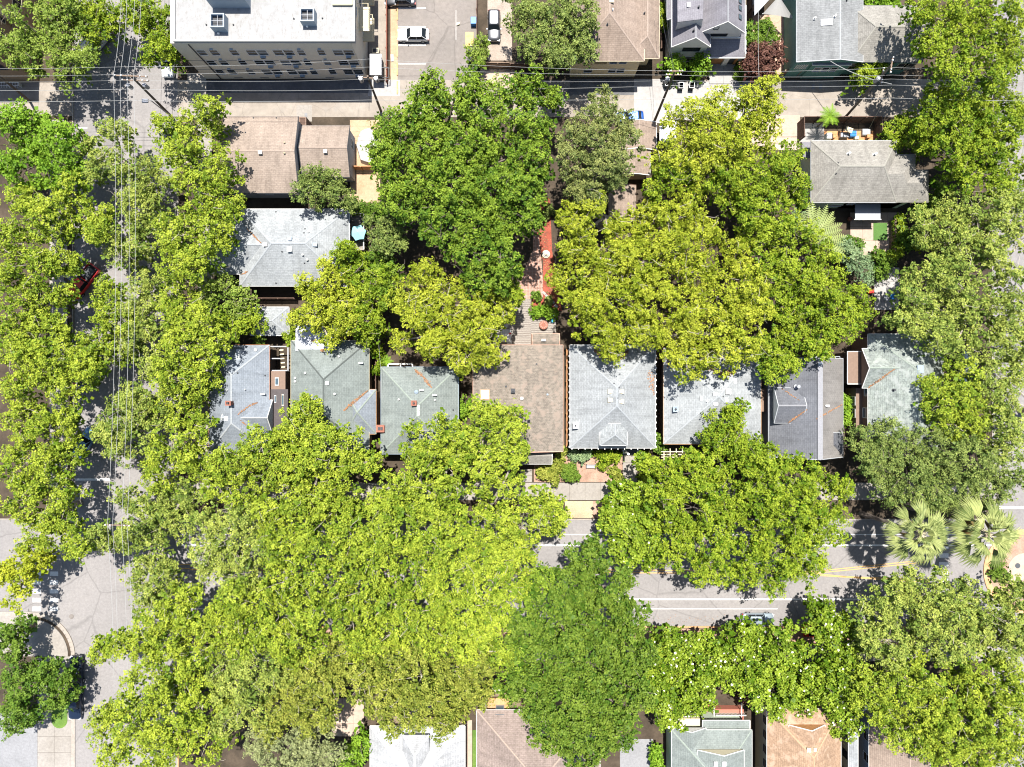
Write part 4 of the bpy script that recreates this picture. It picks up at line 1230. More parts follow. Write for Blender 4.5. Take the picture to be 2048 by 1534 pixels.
h.section((1534,1418,1682,1680), 6.2, 9.4, 'y', sh_tan2, cap_sand, ('gable','hip'), fascia=white, gablemat=cream)
w = h.walls((1534,1418,1682,1680), 6.2, cream, .5)
for k in range(4): h.win('W', w[3]-2-k*2.0, 3.6, 5.0, .9, w[0], charcoal)
h.boxvent(1617,1499,.45,.5,.15,cream); h.boxvent(1629,1498,.3,.4,.15,cream)
h.section((1578,1450,1650,1500), 7.4, 9.0, 'y', sh_tan2, None, ('gable','gable'), fascia=white, gablemat=wood_or)
h = House('blue_side_house', 'pink-brown roofed house with pale blue side wall, bottom right corner area', 1800, 1510)
h.section((1738,1432,1860,1680), 5.4, 8.0, 'y', sh_pink, cap_tan, ('hip','hip'), fascia=white)
w = h.walls((1738,1432,1860,1680), 5.4, blueg, .35)
for k in range(3): h.win('W', w[3]-3-k*3, 3.2, 4.8, 1.1, w[0], white)
h = House('cream_side_house', 'narrow cream wall and white eave between sandy and blue sided houses', 1712, 1500)
h.section((1697,1432,1716,1680), 5.2, 5.5, 'y', sh_grey2, None, ('gable','gable'), fascia=white); w = h.walls((1697,1432,1716,1680), 5.2, cream, .1)
for k in range(3): h.win('W', w[3]-3-k*2.6, 3.4, 4.6, 1.0, w[0], charcoal)
# --- hidden pink garage roofs in the middle
h = House('pink_garage', 'pinkish low roof showing between the conifer and the yellow-green tree', 1290, 290, 'garage')
h.section((1240,244,1313,300), 3.2, 4.2, 'y', sh_pink, cap_tan, ('gable','gable'), fascia=white, gablemat=tanwall); h.walls((1240,244,1313,300), 3.2, tanwall, .3)
h.section((1236,300,1300,350), 3.2, 4.0, 'y', sh_pink, None, ('gable','gable'), fascia=white); h.walls((1236,300,1300,350), 3.2, tanwall, .3)
h = House('pink_garage', 'small pinkish roof fragment peeking through crowns in the centre right', 1250, 410, 'garage')
h.section((1218,370,1272,442), 3.0, 3.8, 'y', sh_pink, None, ('gable','gable'), fascia=wood_dk); h.walls((1218,370,1272,442), 3.0, tanwall, .3)
h = House('grey_carport', 'pale flat carport roof beside the pinkish garage by the alley', 1330, 265, 'carport')
h.flat('roof', (1320,240,1352,282), 2.8, alum, .12, white); h.walls((1324,243,1350,280), 2.8, greywall, .3)

# leaf litter drifts on roofs
litter(H2, [(494,457),(524,488)], 1.0, 90, 'rusty leaf line in the left valley of the blue-grey roof')
litter(H2, [(496,543),(482,549)], 1.2, 40, 'small rusty leaf heap at the lower left corner of the blue-grey roof')
litter(H4, [(476,829),(499,811),(516,805)], 1.2, 110, 'orange leaf streak near the chimney on the pale blue roof')
litter(H4, [(480,840),(492,850)], .8, 30, 'short orange leaf streak low on the pale blue roof')
litter(H5, [(688,821),(735,781)], 1.8, 260, 'long orange drift of leaves in the valley of the green-grey roof')
litter(H5, [(642,701),(652,698)], 2.0, 90, 'patch of orange leaves at the corner of the white annex roof')
litter(H5, [(622,683),(632,679)], 1.3, 40, 'small orange leaf patch in the middle of the white annex roof')
litter(H6, [(830,740),(848,755),(863,775)], 2.0, 240, 'orange wedge of leaves at the top of the brick chimney roof')
litter(H8, [(1190,700),(1212,716),(1240,716),(1256,702)], 3.5, 700, 'big drift of brown and orange leaves at the top of the bungalow roof')
litter(H8, [(1300,745),(1308,790)], 5, 110, 'scattered brown leaves down the right edge of the bungalow roof')
litter(H9, [(1412,728),(1440,748),(1470,745)], 5, 420, 'scatter of rusty leaves across the pale grey roof')
litter(H9, [(1340,710),(1335,735)], 3, 90, 'rusty leaves in the upper left corner of the pale grey roof')
litter(H10, [(1576,846),(1615,818)], 1.0, 120, 'orange leaf line below the dormer of the charcoal roof')
litter(H10, [(1562,776),(1598,800)], .8, 50, 'thin orange leaf line above the dormer of the charcoal roof')
litter(H10, [(1632,838),(1684,809)], 1.1, 170, 'slanting orange leaf line on the brownish slope of the charcoal house')
litter(H11, [(1736,776),(1790,737)], 1.2, 190, 'orange leaf line in the left valley of the mottled green roof')

# ---------------------------------------------------------------- trees
KIND = {
 # name: (dark, light, leaf length, tuft radius, clump radius, leaves per sprig, density)
 'plane':   ((.085,.145,.014), (.315,.375,.058), .215, .40, 1.25, 6, 1.0),
 'planep':  ((.095,.150,.034), (.325,.370,.115), .205, .40, 1.20, 6, 1.0),
 'olive':   ((.090,.125,.020), (.285,.305,.080), .21, .36, .80, 5, 1.0),
 'elm':     ((.042,.095,.010), (.205,.290,.045), .215, .42, 1.10, 6, .9),
 'delm':    ((.045,.095,.012), (.150,.215,.040), .22, .38, .75, 5, 1.05),
 'camphor': ((.115,.160,.010), (.360,.395,.060), .185, .36, 1.0, 6, 1.0),
 'lime':    ((.065,.125,.008), (.260,.325,.040), .205, .38, 1.05, 6, 1.0),
 'oak':     ((.065,.105,.032), (.235,.290,.110), .17, .32, .75, 5, 1.0),
 'conifer': ((.065,.095,.035), (.255,.280,.130), .17, .30, .65, 5, 1.0),
 'magnolia':((.055,.110,.008), (.250,.330,.050), .27, .36, .80, 5, .80),
 'locust':  ((.090,.145,.026), (.240,.310,.085), .20, .42, .75, 5, .75),
 'bright':  ((.070,.150,.012), (.205,.330,.045), .25, .42, 1.00, 5, .95),
 'green':   ((.045,.100,.014), (.150,.230,.045), .23, .38, .90, 5, .95),
 'yellow':  ((.165,.215,.016), (.350,.380,.045), .24, .40, .90, 5, .95),
 'plum':    ((.060,.024,.028), (.175,.090,.100), .22, .34, .55, 5, .9),
 'palegrey':((.150,.175,.105), (.300,.330,.215), .16, .34, .70, 5, 1.0),
 'bluish':  ((.110,.180,.130), (.250,.330,.240), .16, .30, .60, 5, 1.0),
 'shrub':   ((.060,.120,.016), (.160,.240,.050), .17, .22, .40, 5, 1.1),
}
LM = {k: leafmat('leaves_'+k, v[0], v[1], trans=.22, rough=.42 if k == 'magnolia' else .55) for k, v in KIND.items()}
FLOWER = plain('magnolia_petals', (.75,.73,.62), .6, var=.03)
rng = np.random.default_rng(7)
NLEAF = [0]

def nrm(a): return a/np.maximum(np.linalg.norm(a, axis=1, keepdims=True), 1e-9)

def leaf_mesh(name, cen, nor, k, L, mat, tint, tilt=(8, 55), width=.92):
    """rosettes of k leaves round each sprig centre"""
    n = len(cen)
    if n == 0: return None
    L = np.broadcast_to(np.asarray(L, float), (n,))[:,None]
    L3 = L[...,None]
    ref = rng.normal(size=(n,3)); t1 = nrm(np.cross(nor, ref)); t2 = np.cross(nor, t1)
    phi = (np.arange(k)[None,:]/k*2*np.pi + rng.uniform(0, 6.28, (n,1)) + rng.normal(0,.35,(n,k)))
    al = np.radians(rng.uniform(tilt[0], tilt[1], (n,k)))
    flip = rng.random((n,k)) < .35; al = np.where(flip, -al*.6, al)
    rad = (t1[:,None,:]*np.cos(phi)[...,None] + t2[:,None,:]*np.sin(phi)[...,None])
    d = rad*np.cos(al)[...,None] + nor[:,None,:]*np.sin(al)[...,None]
    side = np.cross(nor[:,None,:].repeat(k,1), rad); side /= np.maximum(np.linalg.norm(side, axis=2, keepdims=True),1e-9)
    up = np.cross(d, side)
    # roll of each blade
    ro = rng.normal(0,.45,(n,k))[...,None]; side2 = side*np.cos(ro)+up*np.sin(ro)
    ln = L3*rng.uniform(.7,1.35,(n,k))[...,None]
    base = cen[:,None,:] + rad*(L3*.28*rng.uniform(.3,1.6,(n,k))[...,None]) + rng.normal(0,.22,(n,k,3))*L3
    v0 = base; v2 = base + d*ln - np.array([0,0,1.])*ln*.10
    mid = base + d*ln*.5 + nor[:,None,:]*ln*.06
    v1 = mid + side2*ln*width*.5; v3 = mid - side2*ln*width*.5
    V = np.stack([v0,v1,v2,v3], axis=2).reshape(-1,3)
    nq = n*k; NLEAF[0] += nq
    me = bpy.data.meshes.new(name)
    me.vertices.add(nq*4); me.loops.add(nq*4); me.polygons.add(nq)
    me.vertices.foreach_set('co', V.astype(np.float32).ravel())
    me.loops.foreach_set('vertex_index', np.arange(nq*4, dtype=np.int32))
    me.polygons.foreach_set('loop_start', np.arange(0, nq*4, 4, dtype=np.int32))
    me.polygons.foreach_set('loop_total', np.full(nq, 4, dtype=np.int32))
    at = me.attributes.new('tint', 'FLOAT', 'FACE')
    tt = np.clip(tint[:,None] + rng.normal(0,.16,(n,k)), 0, 1)
    at.data.foreach_set('value', tt.astype(np.float32).ravel())
    me.materials.append(mat)
    me.update()
    return me

def crown_points(blobs, s, spr, dens, low=-.10):
    """blobs: (x,y,z,r,rz). Clumps on each bough, tufts on each clump, sprigs in each tuft"""
    sub = []
    for (x,y,z,r,rz) in blobs:
        n = max(5, int(2.3*(r/s)**2*.86))
        for i in range(n):
            u = low + (1-low)*(i+rng.random())/n; a = i*2.39996 + rng.uniform(-.7,.7)
            q = math.sqrt(max(0,1-u*u))
            ss = s*rng.uniform(.45,1.30)
            k = max(.15, 1-ss*.55/max(r,.1))*rng.uniform(.76,1.06)
            if rng.random() < .13: k = rng.uniform(.98,1.16); ss *= .62
            sub.append((x+r*k*q*math.cos(a), y+r*k*q*math.sin(a), z+rz*k*u+rng.normal(0,.50*s), ss))
    sub = np.array(sub)
    C, N, I = [], [], []
    for i, (x,y,z,ss) in enumerate(sub):
        n = max(3, int(dens*2.4*ss*ss/(spr*spr)*.56))
        u = rng.uniform(-.1, 1, n); a = rng.uniform(0, 6.283, n); q = np.sqrt(1-u*u)
        nn = np.stack([q*np.cos(a), q*np.sin(a), u], 1)
        rr = ss*rng.uniform(.60,1.10,n)[:,None]
        C.append(np.array([x,y,z]) + nn*rr); N.append(nn)
    C = np.concatenate(C); N = np.concatenate(N)
    keep = np.ones(len(C), bool)
    for (x,y,z,ss) in sub:
        dd = (C-np.array([x,y,z]))/np.array([1,1,.85])
        keep &= (np.einsum('ij,ij->i', dd, dd) > (ss*.52)**2)
    C, N = C[keep], N[keep]
    tone = np.repeat(rng.normal(0,.15,len(C)), 4)
    C = np.repeat(C, 4, axis=0); N = np.repeat(N, 4, axis=0)
    off = rng.normal(0,1,C.shape)*spr*np.array([.55,.55,.38])
    return C+off, nrm(N+off*.8/spr), sub, tone

TW = 0
def tree(name, label, kind, zt, blobs, cat='tree', base=None, group=None, dome=.30, scale=1.0, twigs=6, blossom=0, squash=.88, trunk_r=None, barkm=None, cap=None):
    dark, light, L, spr, s, k, dens = KIND[kind]
    s *= scale; 
    pb = np.array(blobs, float)
    w = pb[:,2]**2; cx, cy_ = (pb[:,0]*w).sum()/w.sum(), (pb[:,1]*w).sum()/w.sum()
    D = np.hypot(pb[:,0]-cx, pb[:,1]-cy_)+pb[:,2]*.5; Dm = max(D.max(), 1)
    B = []
    for i, (px,py,pr) in enumerate(pb):
        drop = dome*Dm/S*.55*(D[i]/Dm)**2 + rng.uniform(0, 2.6 if len(pb) > 1 and cat == 'tree' else .1)*min(1, zt/12)
        r = pr*(1.05 if cat == 'tree' else 1.0)/S*(H-zt)/H
        rz = r*squash
        top = zt-drop
        if cap: top = min(top, cap-rng.uniform(0,.8))
        zc = max(top-rz*.95, .35*zt*.5)
        x, y, _ = P(px, py, top-rz*.4)
        B.append((x,y,zc,r*.94,rz))
    bx, by, _ = P(*base) if base else P(cx, cy_, zt*.6)
    root = empty(name, (bx, by, 0), 0, label, cat, group)
    C, N, sub, tone = crown_points(B, s, spr, dens)
    nor = nrm(N*.80 + np.array([0,.08,.50]) + rng.normal(0,.22,C.shape))
    # tone: clump-wise + sprig-wise variation
    ph = rng.uniform(0,6.28,3)
    wv = .16*np.sin(C[:,0]*.9+ph[0])*np.sin(C[:,1]*.8+ph[1]) + .08*np.sin(C[:,0]*2.3+C[:,1]*1.9+ph[2])
    tint = .55 + rng.uniform(-.10,.10) + wv + tone*1.3 + rng.normal(0,.12,len(C))
    # inner foliage: bigger, sparser sprays inside every clump, tinted dark to paint gap shade
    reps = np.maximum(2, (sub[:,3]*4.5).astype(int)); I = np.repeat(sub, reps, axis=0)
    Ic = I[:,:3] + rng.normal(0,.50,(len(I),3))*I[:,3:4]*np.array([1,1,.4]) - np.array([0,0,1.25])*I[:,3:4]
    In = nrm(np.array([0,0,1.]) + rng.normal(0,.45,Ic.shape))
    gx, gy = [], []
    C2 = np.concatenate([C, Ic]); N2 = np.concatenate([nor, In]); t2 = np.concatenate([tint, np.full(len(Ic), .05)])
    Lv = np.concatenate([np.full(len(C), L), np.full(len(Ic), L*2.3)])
    me = leaf_mesh('crown', C2-np.array([bx,by,0]), N2, k, Lv, LM[kind], t2)
    co = bpy.data.objects.new('crown', me); COL.objects.link(co); co.parent = root
    # trunk and limbs
    big = max(b[2] for b in B); tr = trunk_r or (.10+.022*zt)
    zf = max(.3, min(b[2] for b in B)*.55)
    bm = barkm or (bark_p if kind in ('plane','planep','olive','camphor') else bark)
    m = MB(); m.tube((bx,by,-.05), (bx+.1,by+.05,zf), tr*1.15, tr*.8, 8); m.tube((bx,by,-.05), (bx,by,.5), tr*1.6, tr*1.12, 8)
    m.build('trunk', bm, root, smooth=True)
    if zt > 3:
        m = MB(); rnd = random.Random(len(label)*31+int(cx))
        for (x,y,z,r,rz) in B:
            p0 = (bx+.1,by+.05,zf*.95); p1 = (bx+(x-bx)*.55+rnd.uniform(-.3,.3), by+(y-by)*.55+rnd.uniform(-.3,.3), zf+(z-zf)*.6); p2 = (x,y,z)
            m.path([p0,p1,p2], [tr*.55, tr*.36, tr*.18], 6)
            near = [q for q in sub if (q[0]-x)**2+(q[1]-y)**2 < (r*1.1)**2 and q[2] > z-.3]
            rnd.shuffle(near)
            for q in near[:5]:
                m.path([p2, ((x+q[0])/2, (y+q[1])/2, (z+q[2])/2+.15), (q[0],q[1],q[2]+q[3]*.1)], [tr*.14, tr*.08, .02], 4)
            for q in near[5:5+twigs//2]:   # bare pale twig ends poking between the clumps
                a = rnd.uniform(0,6.28); ln = rnd.uniform(.7,1.6)
                e = (q[0]+math.cos(a)*ln, q[1]+math.sin(a)*ln, q[2]+q[3]*.72)
                e2 = (e[0]+math.cos(a+.7)*.5, e[1]+math.sin(a+.7)*.5, e[2]+.12)
                m.path([(q[0],q[1],q[2]+q[3]*.55), e, e2], [.032,.02,.008], 3)
        m.build('branches', bm, root)['kind'] = 'stuff'
    if blossom:
        idx = rng.choice(len(C), min(int(blossom*.5), len(C)), replace=False); fm = MB()
        for i in idx:
            c = C[i]+nor[i]*.18; rr = rng.uniform(.09,.15)
            for j in range(5):
                a = j*1.2566+rng.uniform(0,1); u = np.array([math.cos(a)*rr, math.sin(a)*rr, .05]); v = np.array([-math.sin(a)*rr*.55, math.cos(a)*rr*.55, 0])
                fm.poly([tuple(c), tuple(c+u*.7+v), tuple(c+u*1.2), tuple(c+u*.7-v)])
        fo = fm.build('blossoms', FLOWER, root); fo['kind'] = 'stuff'
    return root

GS = 'street trees over the left road'
GB = 'big trees along the bottom street'
T = tree
# top left
T('locust_tree','feathery light green tree spreading over the brown corner building','locust',13,[(60,95,52),(130,60,55),(125,125,42),(25,88,42),(100,20,50),(165,110,26),(20,25,26)],base=(150,120),dome=.25)
T('street_tree','bright leafy tree at the top edge over the parked van','lime',10,[(165,18,48),(215,20,38),(140,25,35),(185,60,22)],group=GS,cap=10)
T('street_tree','green tree hanging between overhead wires and white apartment block','lime',9.8,[(290,38,42),(322,75,38),(275,15,35),(300,110,25),(335,100,20),(325,25,25)],group=GS,cap=9.8)
T('maple_tree','vivid bright green tree below the corner building on the far left','bright',13,[(60,262,58),(35,330,60),(105,280,48),(115,335,42),(15,240,36)])
T('street_tree','pale tree under wires just below the crossing, left of the wires','planep',10.2,[(222,268,38),(200,325,42),(255,330,40),(175,290,22)],group=GS,cap=10.2)
T('street_tree','yellow-green tree overlapping the left edge of the tan duplex roof','plane',13.5,[(392,258,48),(345,300,44),(430,325,46),(385,370,52),(440,395,42),(325,255,26),(418,215,20)],group=GS,base=(385,330))
T('street_tree','yellow-green tree beside the left wing of the blue-grey house','plane',13.5,[(390,450,55),(430,445,42),(352,520,44),(385,530,36),(335,470,42),(425,490,26)],group=GS,base=(380,480))
T('street_tree','pale washed green tree directly under the overhead wires, upper left','planep',10.2,[(265,405,48),(290,470,50),(240,482,40),(300,365,42),(262,515,24)],group=GS,cap=10.2)
T('street_tree','mid green tree left of the wires above the red truck','plane',12,[(85,420,52),(135,385,44),(150,440,36),(95,475,36),(45,400,38),(188,425,26),(195,465,18)],group=GS)
T('street_tree','yellow-green tree at far left edge level with the red truck','plane',12.5,[(30,480,46),(60,525,40),(12,550,40),(92,525,24),(128,528,18)],group=GS)
T('street_tree','tree at the far left just below the red truck','plane',12,[(44,612,54),(15,660,46),(72,580,30),(118,590,18),(88,650,34),(60,700,34)],group=GS)
T('street_tree','green tree between the pale kerb gap and the wires','plane',10.8,[(208,608,28),(222,645,40),(188,680,34),(170,715,22),(212,572,18),(235,700,30)],group=GS,cap=11)
T('street_tree','pale tree under the wires right of the grey road gap','planep',10.2,[(288,580,46),(270,640,46),(300,690,42),(250,690,34),(305,740,30)],group=GS,cap=10.2)
T('street_tree','large yellow-green tree left of the pale blue hipped house','plane',13.5,[(360,605,50),(395,655,46),(350,695,50),(405,715,42),(380,770,40),(335,745,42),(435,680,20)],group=GS,base=(375,690))
T('locust_tree','bluish green tree with fine leaves below the left wing of the blue-grey house','locust',9.5,[(440,585,34),(480,600,26),(430,560,26),(470,625,30),(410,600,26)])
T('yard_tree','small yellow-green tree at the left end of the small garage roof','lime',9,[(500,640,26),(475,655,24),(452,650,22)])
T('street_tree','big yellow-green tree at the left edge above the dark road gap','plane',13,[(85,725,58),(138,690,38),(45,765,50),(130,770,44),(25,705,42),(170,740,16)],group=GS)
T('street_tree','broad tree left of the leaning street pole shadow, left edge','plane',13,[(45,850,58),(95,860,46),(120,910,44),(30,930,52),(90,945,44),(130,840,20)],group=GS)
T('street_tree','tree under the wires just above the white stop line','planep',10.4,[(262,800,48),(228,850,42),(278,865,50),(300,815,40),(232,905,26),(205,870,20)],group=GS,cap=10.6)
T('street_tree','tree wedged between wires and the lower left of the pale blue house','plane',12.5,[(350,815,46),(382,865,42),(340,900,48),(312,945,44),(392,925,40)],group=GS,base=(375,870))
T('street_tree','tree left of the lower wire crossarm at the left edge','plane',13,[(85,1000,54),(38,1000,46),(118,1055,44),(70,1065,42),(130,1000,34),(150,1095,20)],group=GS)
T('corner_tree','yellow-topped tree at the left edge above the crosswalk','yellow',9,[(22,1150,40),(52,1125,34),(25,1195,24),(70,1115,22)])
T('street_tree','pale ragged tree covering the road corner right of the wire crossarm','planep',10.4,[(300,1010,50),(262,1058,42),(338,1050,46),(290,1100,50),(222,1085,24),(250,1000,26),(320,1150,34),(365,990,34),(268,1160,28),(288,1200,28),(318,1195,36),(195,1075,16)],group=GS,cap=10.6)
T('corner_tree','deep green broad tree over the bottom left pavement','green',9,[(52,1392,56),(100,1352,38),(24,1340,34),(26,1435,44),(108,1395,34)],scale=1.1,base=(60,1400))
T('corner_tree','dark green small tree at the left edge by the crosswalk corner','green',9,[(12,1272,32),(34,1252,18),(12,1305,22)])
# bottom centre mass
T('plane_tree','bright yellow-green tree in front of the pale blue house','plane',14,[(455,925,46),(515,895,48),(540,950,50),(478,985,46),(430,975,30),(560,880,34)],group=GB,base=(500,1010))
T('plane_tree','bright tree lobe rising over the green-grey house roof','plane',15,[(600,850,48),(640,895,52),(690,885,44),(610,940,54),(680,945,50),(618,812,22),(730,925,32),(575,905,30)],group=GB,base=(640,1012))
T('plane_tree','bright tree in the middle of the bottom mass, below the green-grey house','plane',15.5,[(600,1040,62),(668,1020,56),(560,1100,54),(640,1100,58),(700,1080,50),(540,1030,40)],group=GB,base=(630,1015))
T('plane_tree','wide tree right of the ragged corner tree, lower left centre','planep',13,[(450,1080,52),(485,1040,44),(430,1140,48),(480,1160,52),(400,1050,34),(510,1110,40),(400,1110,34)],group=GB,base=(470,1015))
T('plane_tree','tall bright tree overlapping the brick chimney roof at its lower right','plane',15,[(870,880,54),(840,950,52),(905,950,56),(790,985,46),(865,1005,50),(925,890,42),(820,905,26)],group=GB,base=(850,1015))
T('plane_tree','bright tree covering the lower left half of the brown roof','plane',15,[(965,865,52),(1015,845,34),(1000,905,48),(955,940,50),(1035,905,24),(1010,965,36),(960,825,24)],group=GB,base=(970,1015))
T('plane_tree','central bright tree over the road, below the brick chimney house','plane',16,[(790,1065,62),(860,1085,60),(740,1115,54),(830,1150,56),(760,1030,44),(900,1040,46)],group=GB,base=(800,1270))
T('plane_tree','bright ragged tree left of the dry grass strip','plane',13.5,[(1070,1015,40),(1045,1060,48),(1095,1050,32),(1035,1115,44),(990,1040,46),(1100,1010,22),(1118,1035,14)],group=GB,base=(1040,1018))
T('plane_tree','bright yellow tree touching the tall dark elm on its left side','plane',16,[(950,1110,58),(905,1165,56),(985,1170,52),(950,1220,52),(1010,1120,44),(1030,1180,34),(880,1225,46)],group=GB,base=(940,1268))
T('plane_tree','bright tree left of centre over the south kerb','plane',15.5,[(660,1170,56),(720,1190,54),(780,1210,54),(640,1225,48),(700,1250,50),(840,1230,46)],group=GB,base=(700,1270))
T('plane_tree','tree with a tip reaching out over the lower left road','plane',14,[(385,1230,54),(335,1285,50),(300,1250,34),(435,1260,50),(240,1290,26),(205,1302,18),(350,1205,38),(390,1310,44),(285,1300,34)],group=GB,base=(385,1275))
T('plane_tree','large yellow-green tree at the bottom edge, right of the lower left road','plane',15,[(290,1385,60),(355,1370,56),(250,1440,50),(222,1500,42),(330,1450,60),(395,1420,50),(410,1485,46),(300,1515,52),(205,1440,26)],group=GB,base=(370,1420))
T('plane_tree','bright tree below the left end of the bottom street','plane',15,[(520,1220,56),(560,1170,50),(470,1210,46),(540,1280,54),(590,1240,50),(600,1300,46),(480,1275,46)],group=GB,base=(520,1272))
T('plane_tree','muted tree between the two bright trees near the bottom edge','planep',14,[(500,1340,52),(455,1385,46),(545,1355,44),(490,1420,46),(440,1330,38),(445,1440,38)],group=GB,base=(470,1380))
T('olive_green_tree','dull olive tree left of the pink patio at the bottom','olive',13,[(600,1375,54),(565,1420,44),(640,1340,50),(620,1430,44),(560,1340,40),(660,1385,34),(540,1460,34),(652,1440,20)],base=(600,1400))
T('olive_green_tree','wide dull olive tree hanging over the white-grey roof','olive',15,[(770,1340,62),(840,1365,64),(900,1340,58),(760,1410,46),(830,1425,50),(905,1410,54),(950,1370,50),(700,1310,52),(795,1458,28),(888,1462,26),(965,1320,40),(720,1370,34)],base=(830,1405))
T('plane_tree','bright tree filling the centre of the bottom mass','plane',16,[(860,1265,54),(930,1285,54),(780,1275,50),(980,1260,44),(1000,1310,36),(730,1290,36)],group=GB,base=(870,1270))
T('pale_conifer','pale grey-green feathery conifer at the bottom edge','palegrey',11,[(565,1510,72),(520,1485,42),(625,1495,48),(600,1550,60),(668,1512,22)],base=(570,1530),twigs=0)
T('yard_tree','small bright green tree between the pale conifer and white roof','bright',6,[(712,1510,24),(700,1530,26),(722,1485,14)])
T('elm_tree','tall dark olive elm at bottom centre reaching down over the mauve roof','delm',19,[(1175,1125,44),(1150,1180,58),(1215,1180,54),(1120,1250,68),(1200,1250,70),(1265,1240,46),(1090,1330,72),(1180,1335,78),(1255,1320,58),(1060,1400,50),(1140,1415,66),(1220,1410,66),(1285,1390,34),(1110,1470,50),(1180,1480,54),(1240,1470,42),(1160,1515,40),(1050,1260,40),(1300,1310,24),(1185,1092,18)],base=(1165,1300),dome=.5,twigs=1)
T('elm_tree','dark green elm shoulder left of the tall olive elm','elm',16,[(1060,1200,34),(1035,1310,40),(1020,1370,38),(1090,1160,26)],base=(1060,1290),twigs=1)
# right of centre
TB = 'big trees over the bottom street on the right'
T('street_oak','broad yellow-green tree right of the magnolia over the bottom street','lime',14,[(1345,955,48),(1400,945,54),(1330,1010,42),(1395,1020,62),(1460,1000,54),(1350,1085,50),(1420,1090,58),(1390,1145,36),(1440,1150,30),(1305,930,30)],group=TB,base=(1400,1018))
T('street_oak','broad yellow-green tree below the charcoal gabled house','lime',14.5,[(1540,945,54),(1600,960,52),(1650,985,48),(1520,1020,60),(1590,1040,62),(1655,1050,46),(1690,975,26),(1560,1110,54),(1625,1110,42),(1500,1090,50),(1490,1150,34),(1540,1170,30),(1600,1150,34)],group=TB,base=(1590,1018))
T('street_oak','upright tree lobe in front of the pale grey house','lime',11.5,[(1455,845,38),(1432,880,30),(1475,880,30),(1465,915,42),(1500,905,40),(1530,915,30),(1475,820,14)],group=TB,base=(1470,925))
T('magnolia_tree','magnolia with white flowers left of the broad street trees','magnolia',10.5,[(1255,1010,44),(1245,1070,46),(1290,1050,44),(1250,1115,26),(1300,1105,36),(1225,1035,24),(1285,985,26)],blossom=70,base=(1262,1025),twigs=2)
T('magnolia_tree','flowering magnolia above the white bay of the sage porch house','magnolia',10,[(1348,1305,38),(1395,1345,52),(1355,1395,50),(1335,1340,38),(1430,1300,36),(1385,1290,22),(1400,1410,30),(1340,1275,14)],blossom=200,base=(1380,1275),twigs=2)
T('magnolia_tree','largest flowering magnolia above the sandy roof','magnolia',11,[(1490,1295,46),(1540,1330,54),(1600,1345,52),(1630,1375,44),(1560,1290,40),(1500,1360,44),(1555,1395,50),(1610,1410,34),(1465,1340,38),(1500,1265,18)],blossom=170,base=(1540,1275),twigs=2)
T('magnolia_tree','flowering magnolia at the right side of the sandy roof','magnolia',11,[(1650,1255,38),(1680,1300,40),(1690,1355,44),(1685,1410,42),(1650,1225,24),(1690,1450,32),(1655,1400,26),(1700,1260,26)],blossom=120,base=(1690,1300),twigs=2)
T('magnolia_tree','narrow flowering magnolia beside the dark elm','magnolia',9.5,[(1335,1250+90,30),(1310,1370,26),(1340,1440,28),(1320,1420,24)],blossom=60,base=(1320,1380),twigs=2)
TR = 'large plane trees in the bottom right corner'
T('plane_tree','large plane tree right of the double yellow road lines','planep',14,[(1800,1190,46),(1760,1230,40),(1850,1175,48),(1840,1240,60),(1780,1290,54),(1880,1220,48),(1770,1340,44),(1740,1280,22)],group=TR,base=(1830,1270))
T('plane_tree','large plane tree below the roundabout at the right edge','planep',14.5,[(1930,1200,52),(1990,1230,56),(2040,1190,40),(1940,1270,60),(2010,1300,60),(1900,1290,46),(2050,1260,50)],group=TR,base=(1960,1270))
T('plane_tree','large plane tree over the pink-brown roof at the bottom right','plane',15,[(1810,1380,60),(1760,1420,48),(1865,1350,56),(1860,1430,62),(1790,1470,34),(1740,1380,40),(1915,1400,50),(1845,1490,40)],group=TR,base=(1830,1400))
T('plane_tree','large plane tree filling the very bottom right corner','plane',15,[(1970,1370,56),(2030,1380,56),(1940,1450,56),(2010,1455,60),(1900,1500,48),(1970,1520,54),(2045,1520,50)],group=TR,base=(1990,1420))
T('street_oak','dark dusty green oak below the mottled green roof','oak',12,[(1740,880,40),(1780,875,40),(1770,930,46),(1820,900,46),(1830,960,50),(1880,940,46),(1790,985,34),(1745,925,28),(1830,860,26)],base=(1800,1010),twigs=2)
T('street_oak','dark dusty oak above the two fan palms','oak',12,[(1900,900,46),(1950,930,54),(1910,980,50),(1985,980,46),(1870,1000,36),(1930,1015,26),(2020,945,46),(1975,1012,24)],base=(1930,1015),twigs=2)
T('plane_tree','plane tree with dark gaps right of the mottled green roof','plane',12.5,[(1895,800,44),(1945,780,44),(1900,850,40),(1960,840,46),(1860,770,20),(1870,820,26),(1925,745,28)],base=(1925,850),twigs=3)
T('plane_tree','plane tree on the right edge beside the dark gaps','planep',12.5,[(2010,790,50),(2020,860,50),(1985,740,34),(2040,730,40),(2000,900,26)],base=(2040,820))
T('plane_tree','pale yellow-green tree over the corner above the mottled green roof','planep',14,[(1865,560,50),(1920,550,56),(1845,605,36),(1900,620,58),(1960,610,46),(1880,670,44),(1930,680,48),(1840,650,26),(1820,590,18),(1800,640,22)],base=(1900,620))
T('plane_tree','pale tree over the right road at mid height','planep',14,[(2015,620,50),(2035,680,48),(1990,690,36),(2000,560,34),(2045,560,36)],base=(2050,640))
T('plane_tree','pale tree right of the narrow hedge and turf','planep',13,[(1895,455,52),(1860,440,36),(1930,420,46),(1915,500,46),(1970,460,40),(1845,475,22)],base=(1905,460))
T('plane_tree','pale tree at the right edge between roof and road gap','planep',13.5,[(2000,410,48),(2035,460,46),(1990,500,26),(2045,400,40),(2010,530,26)],base=(2040,450))
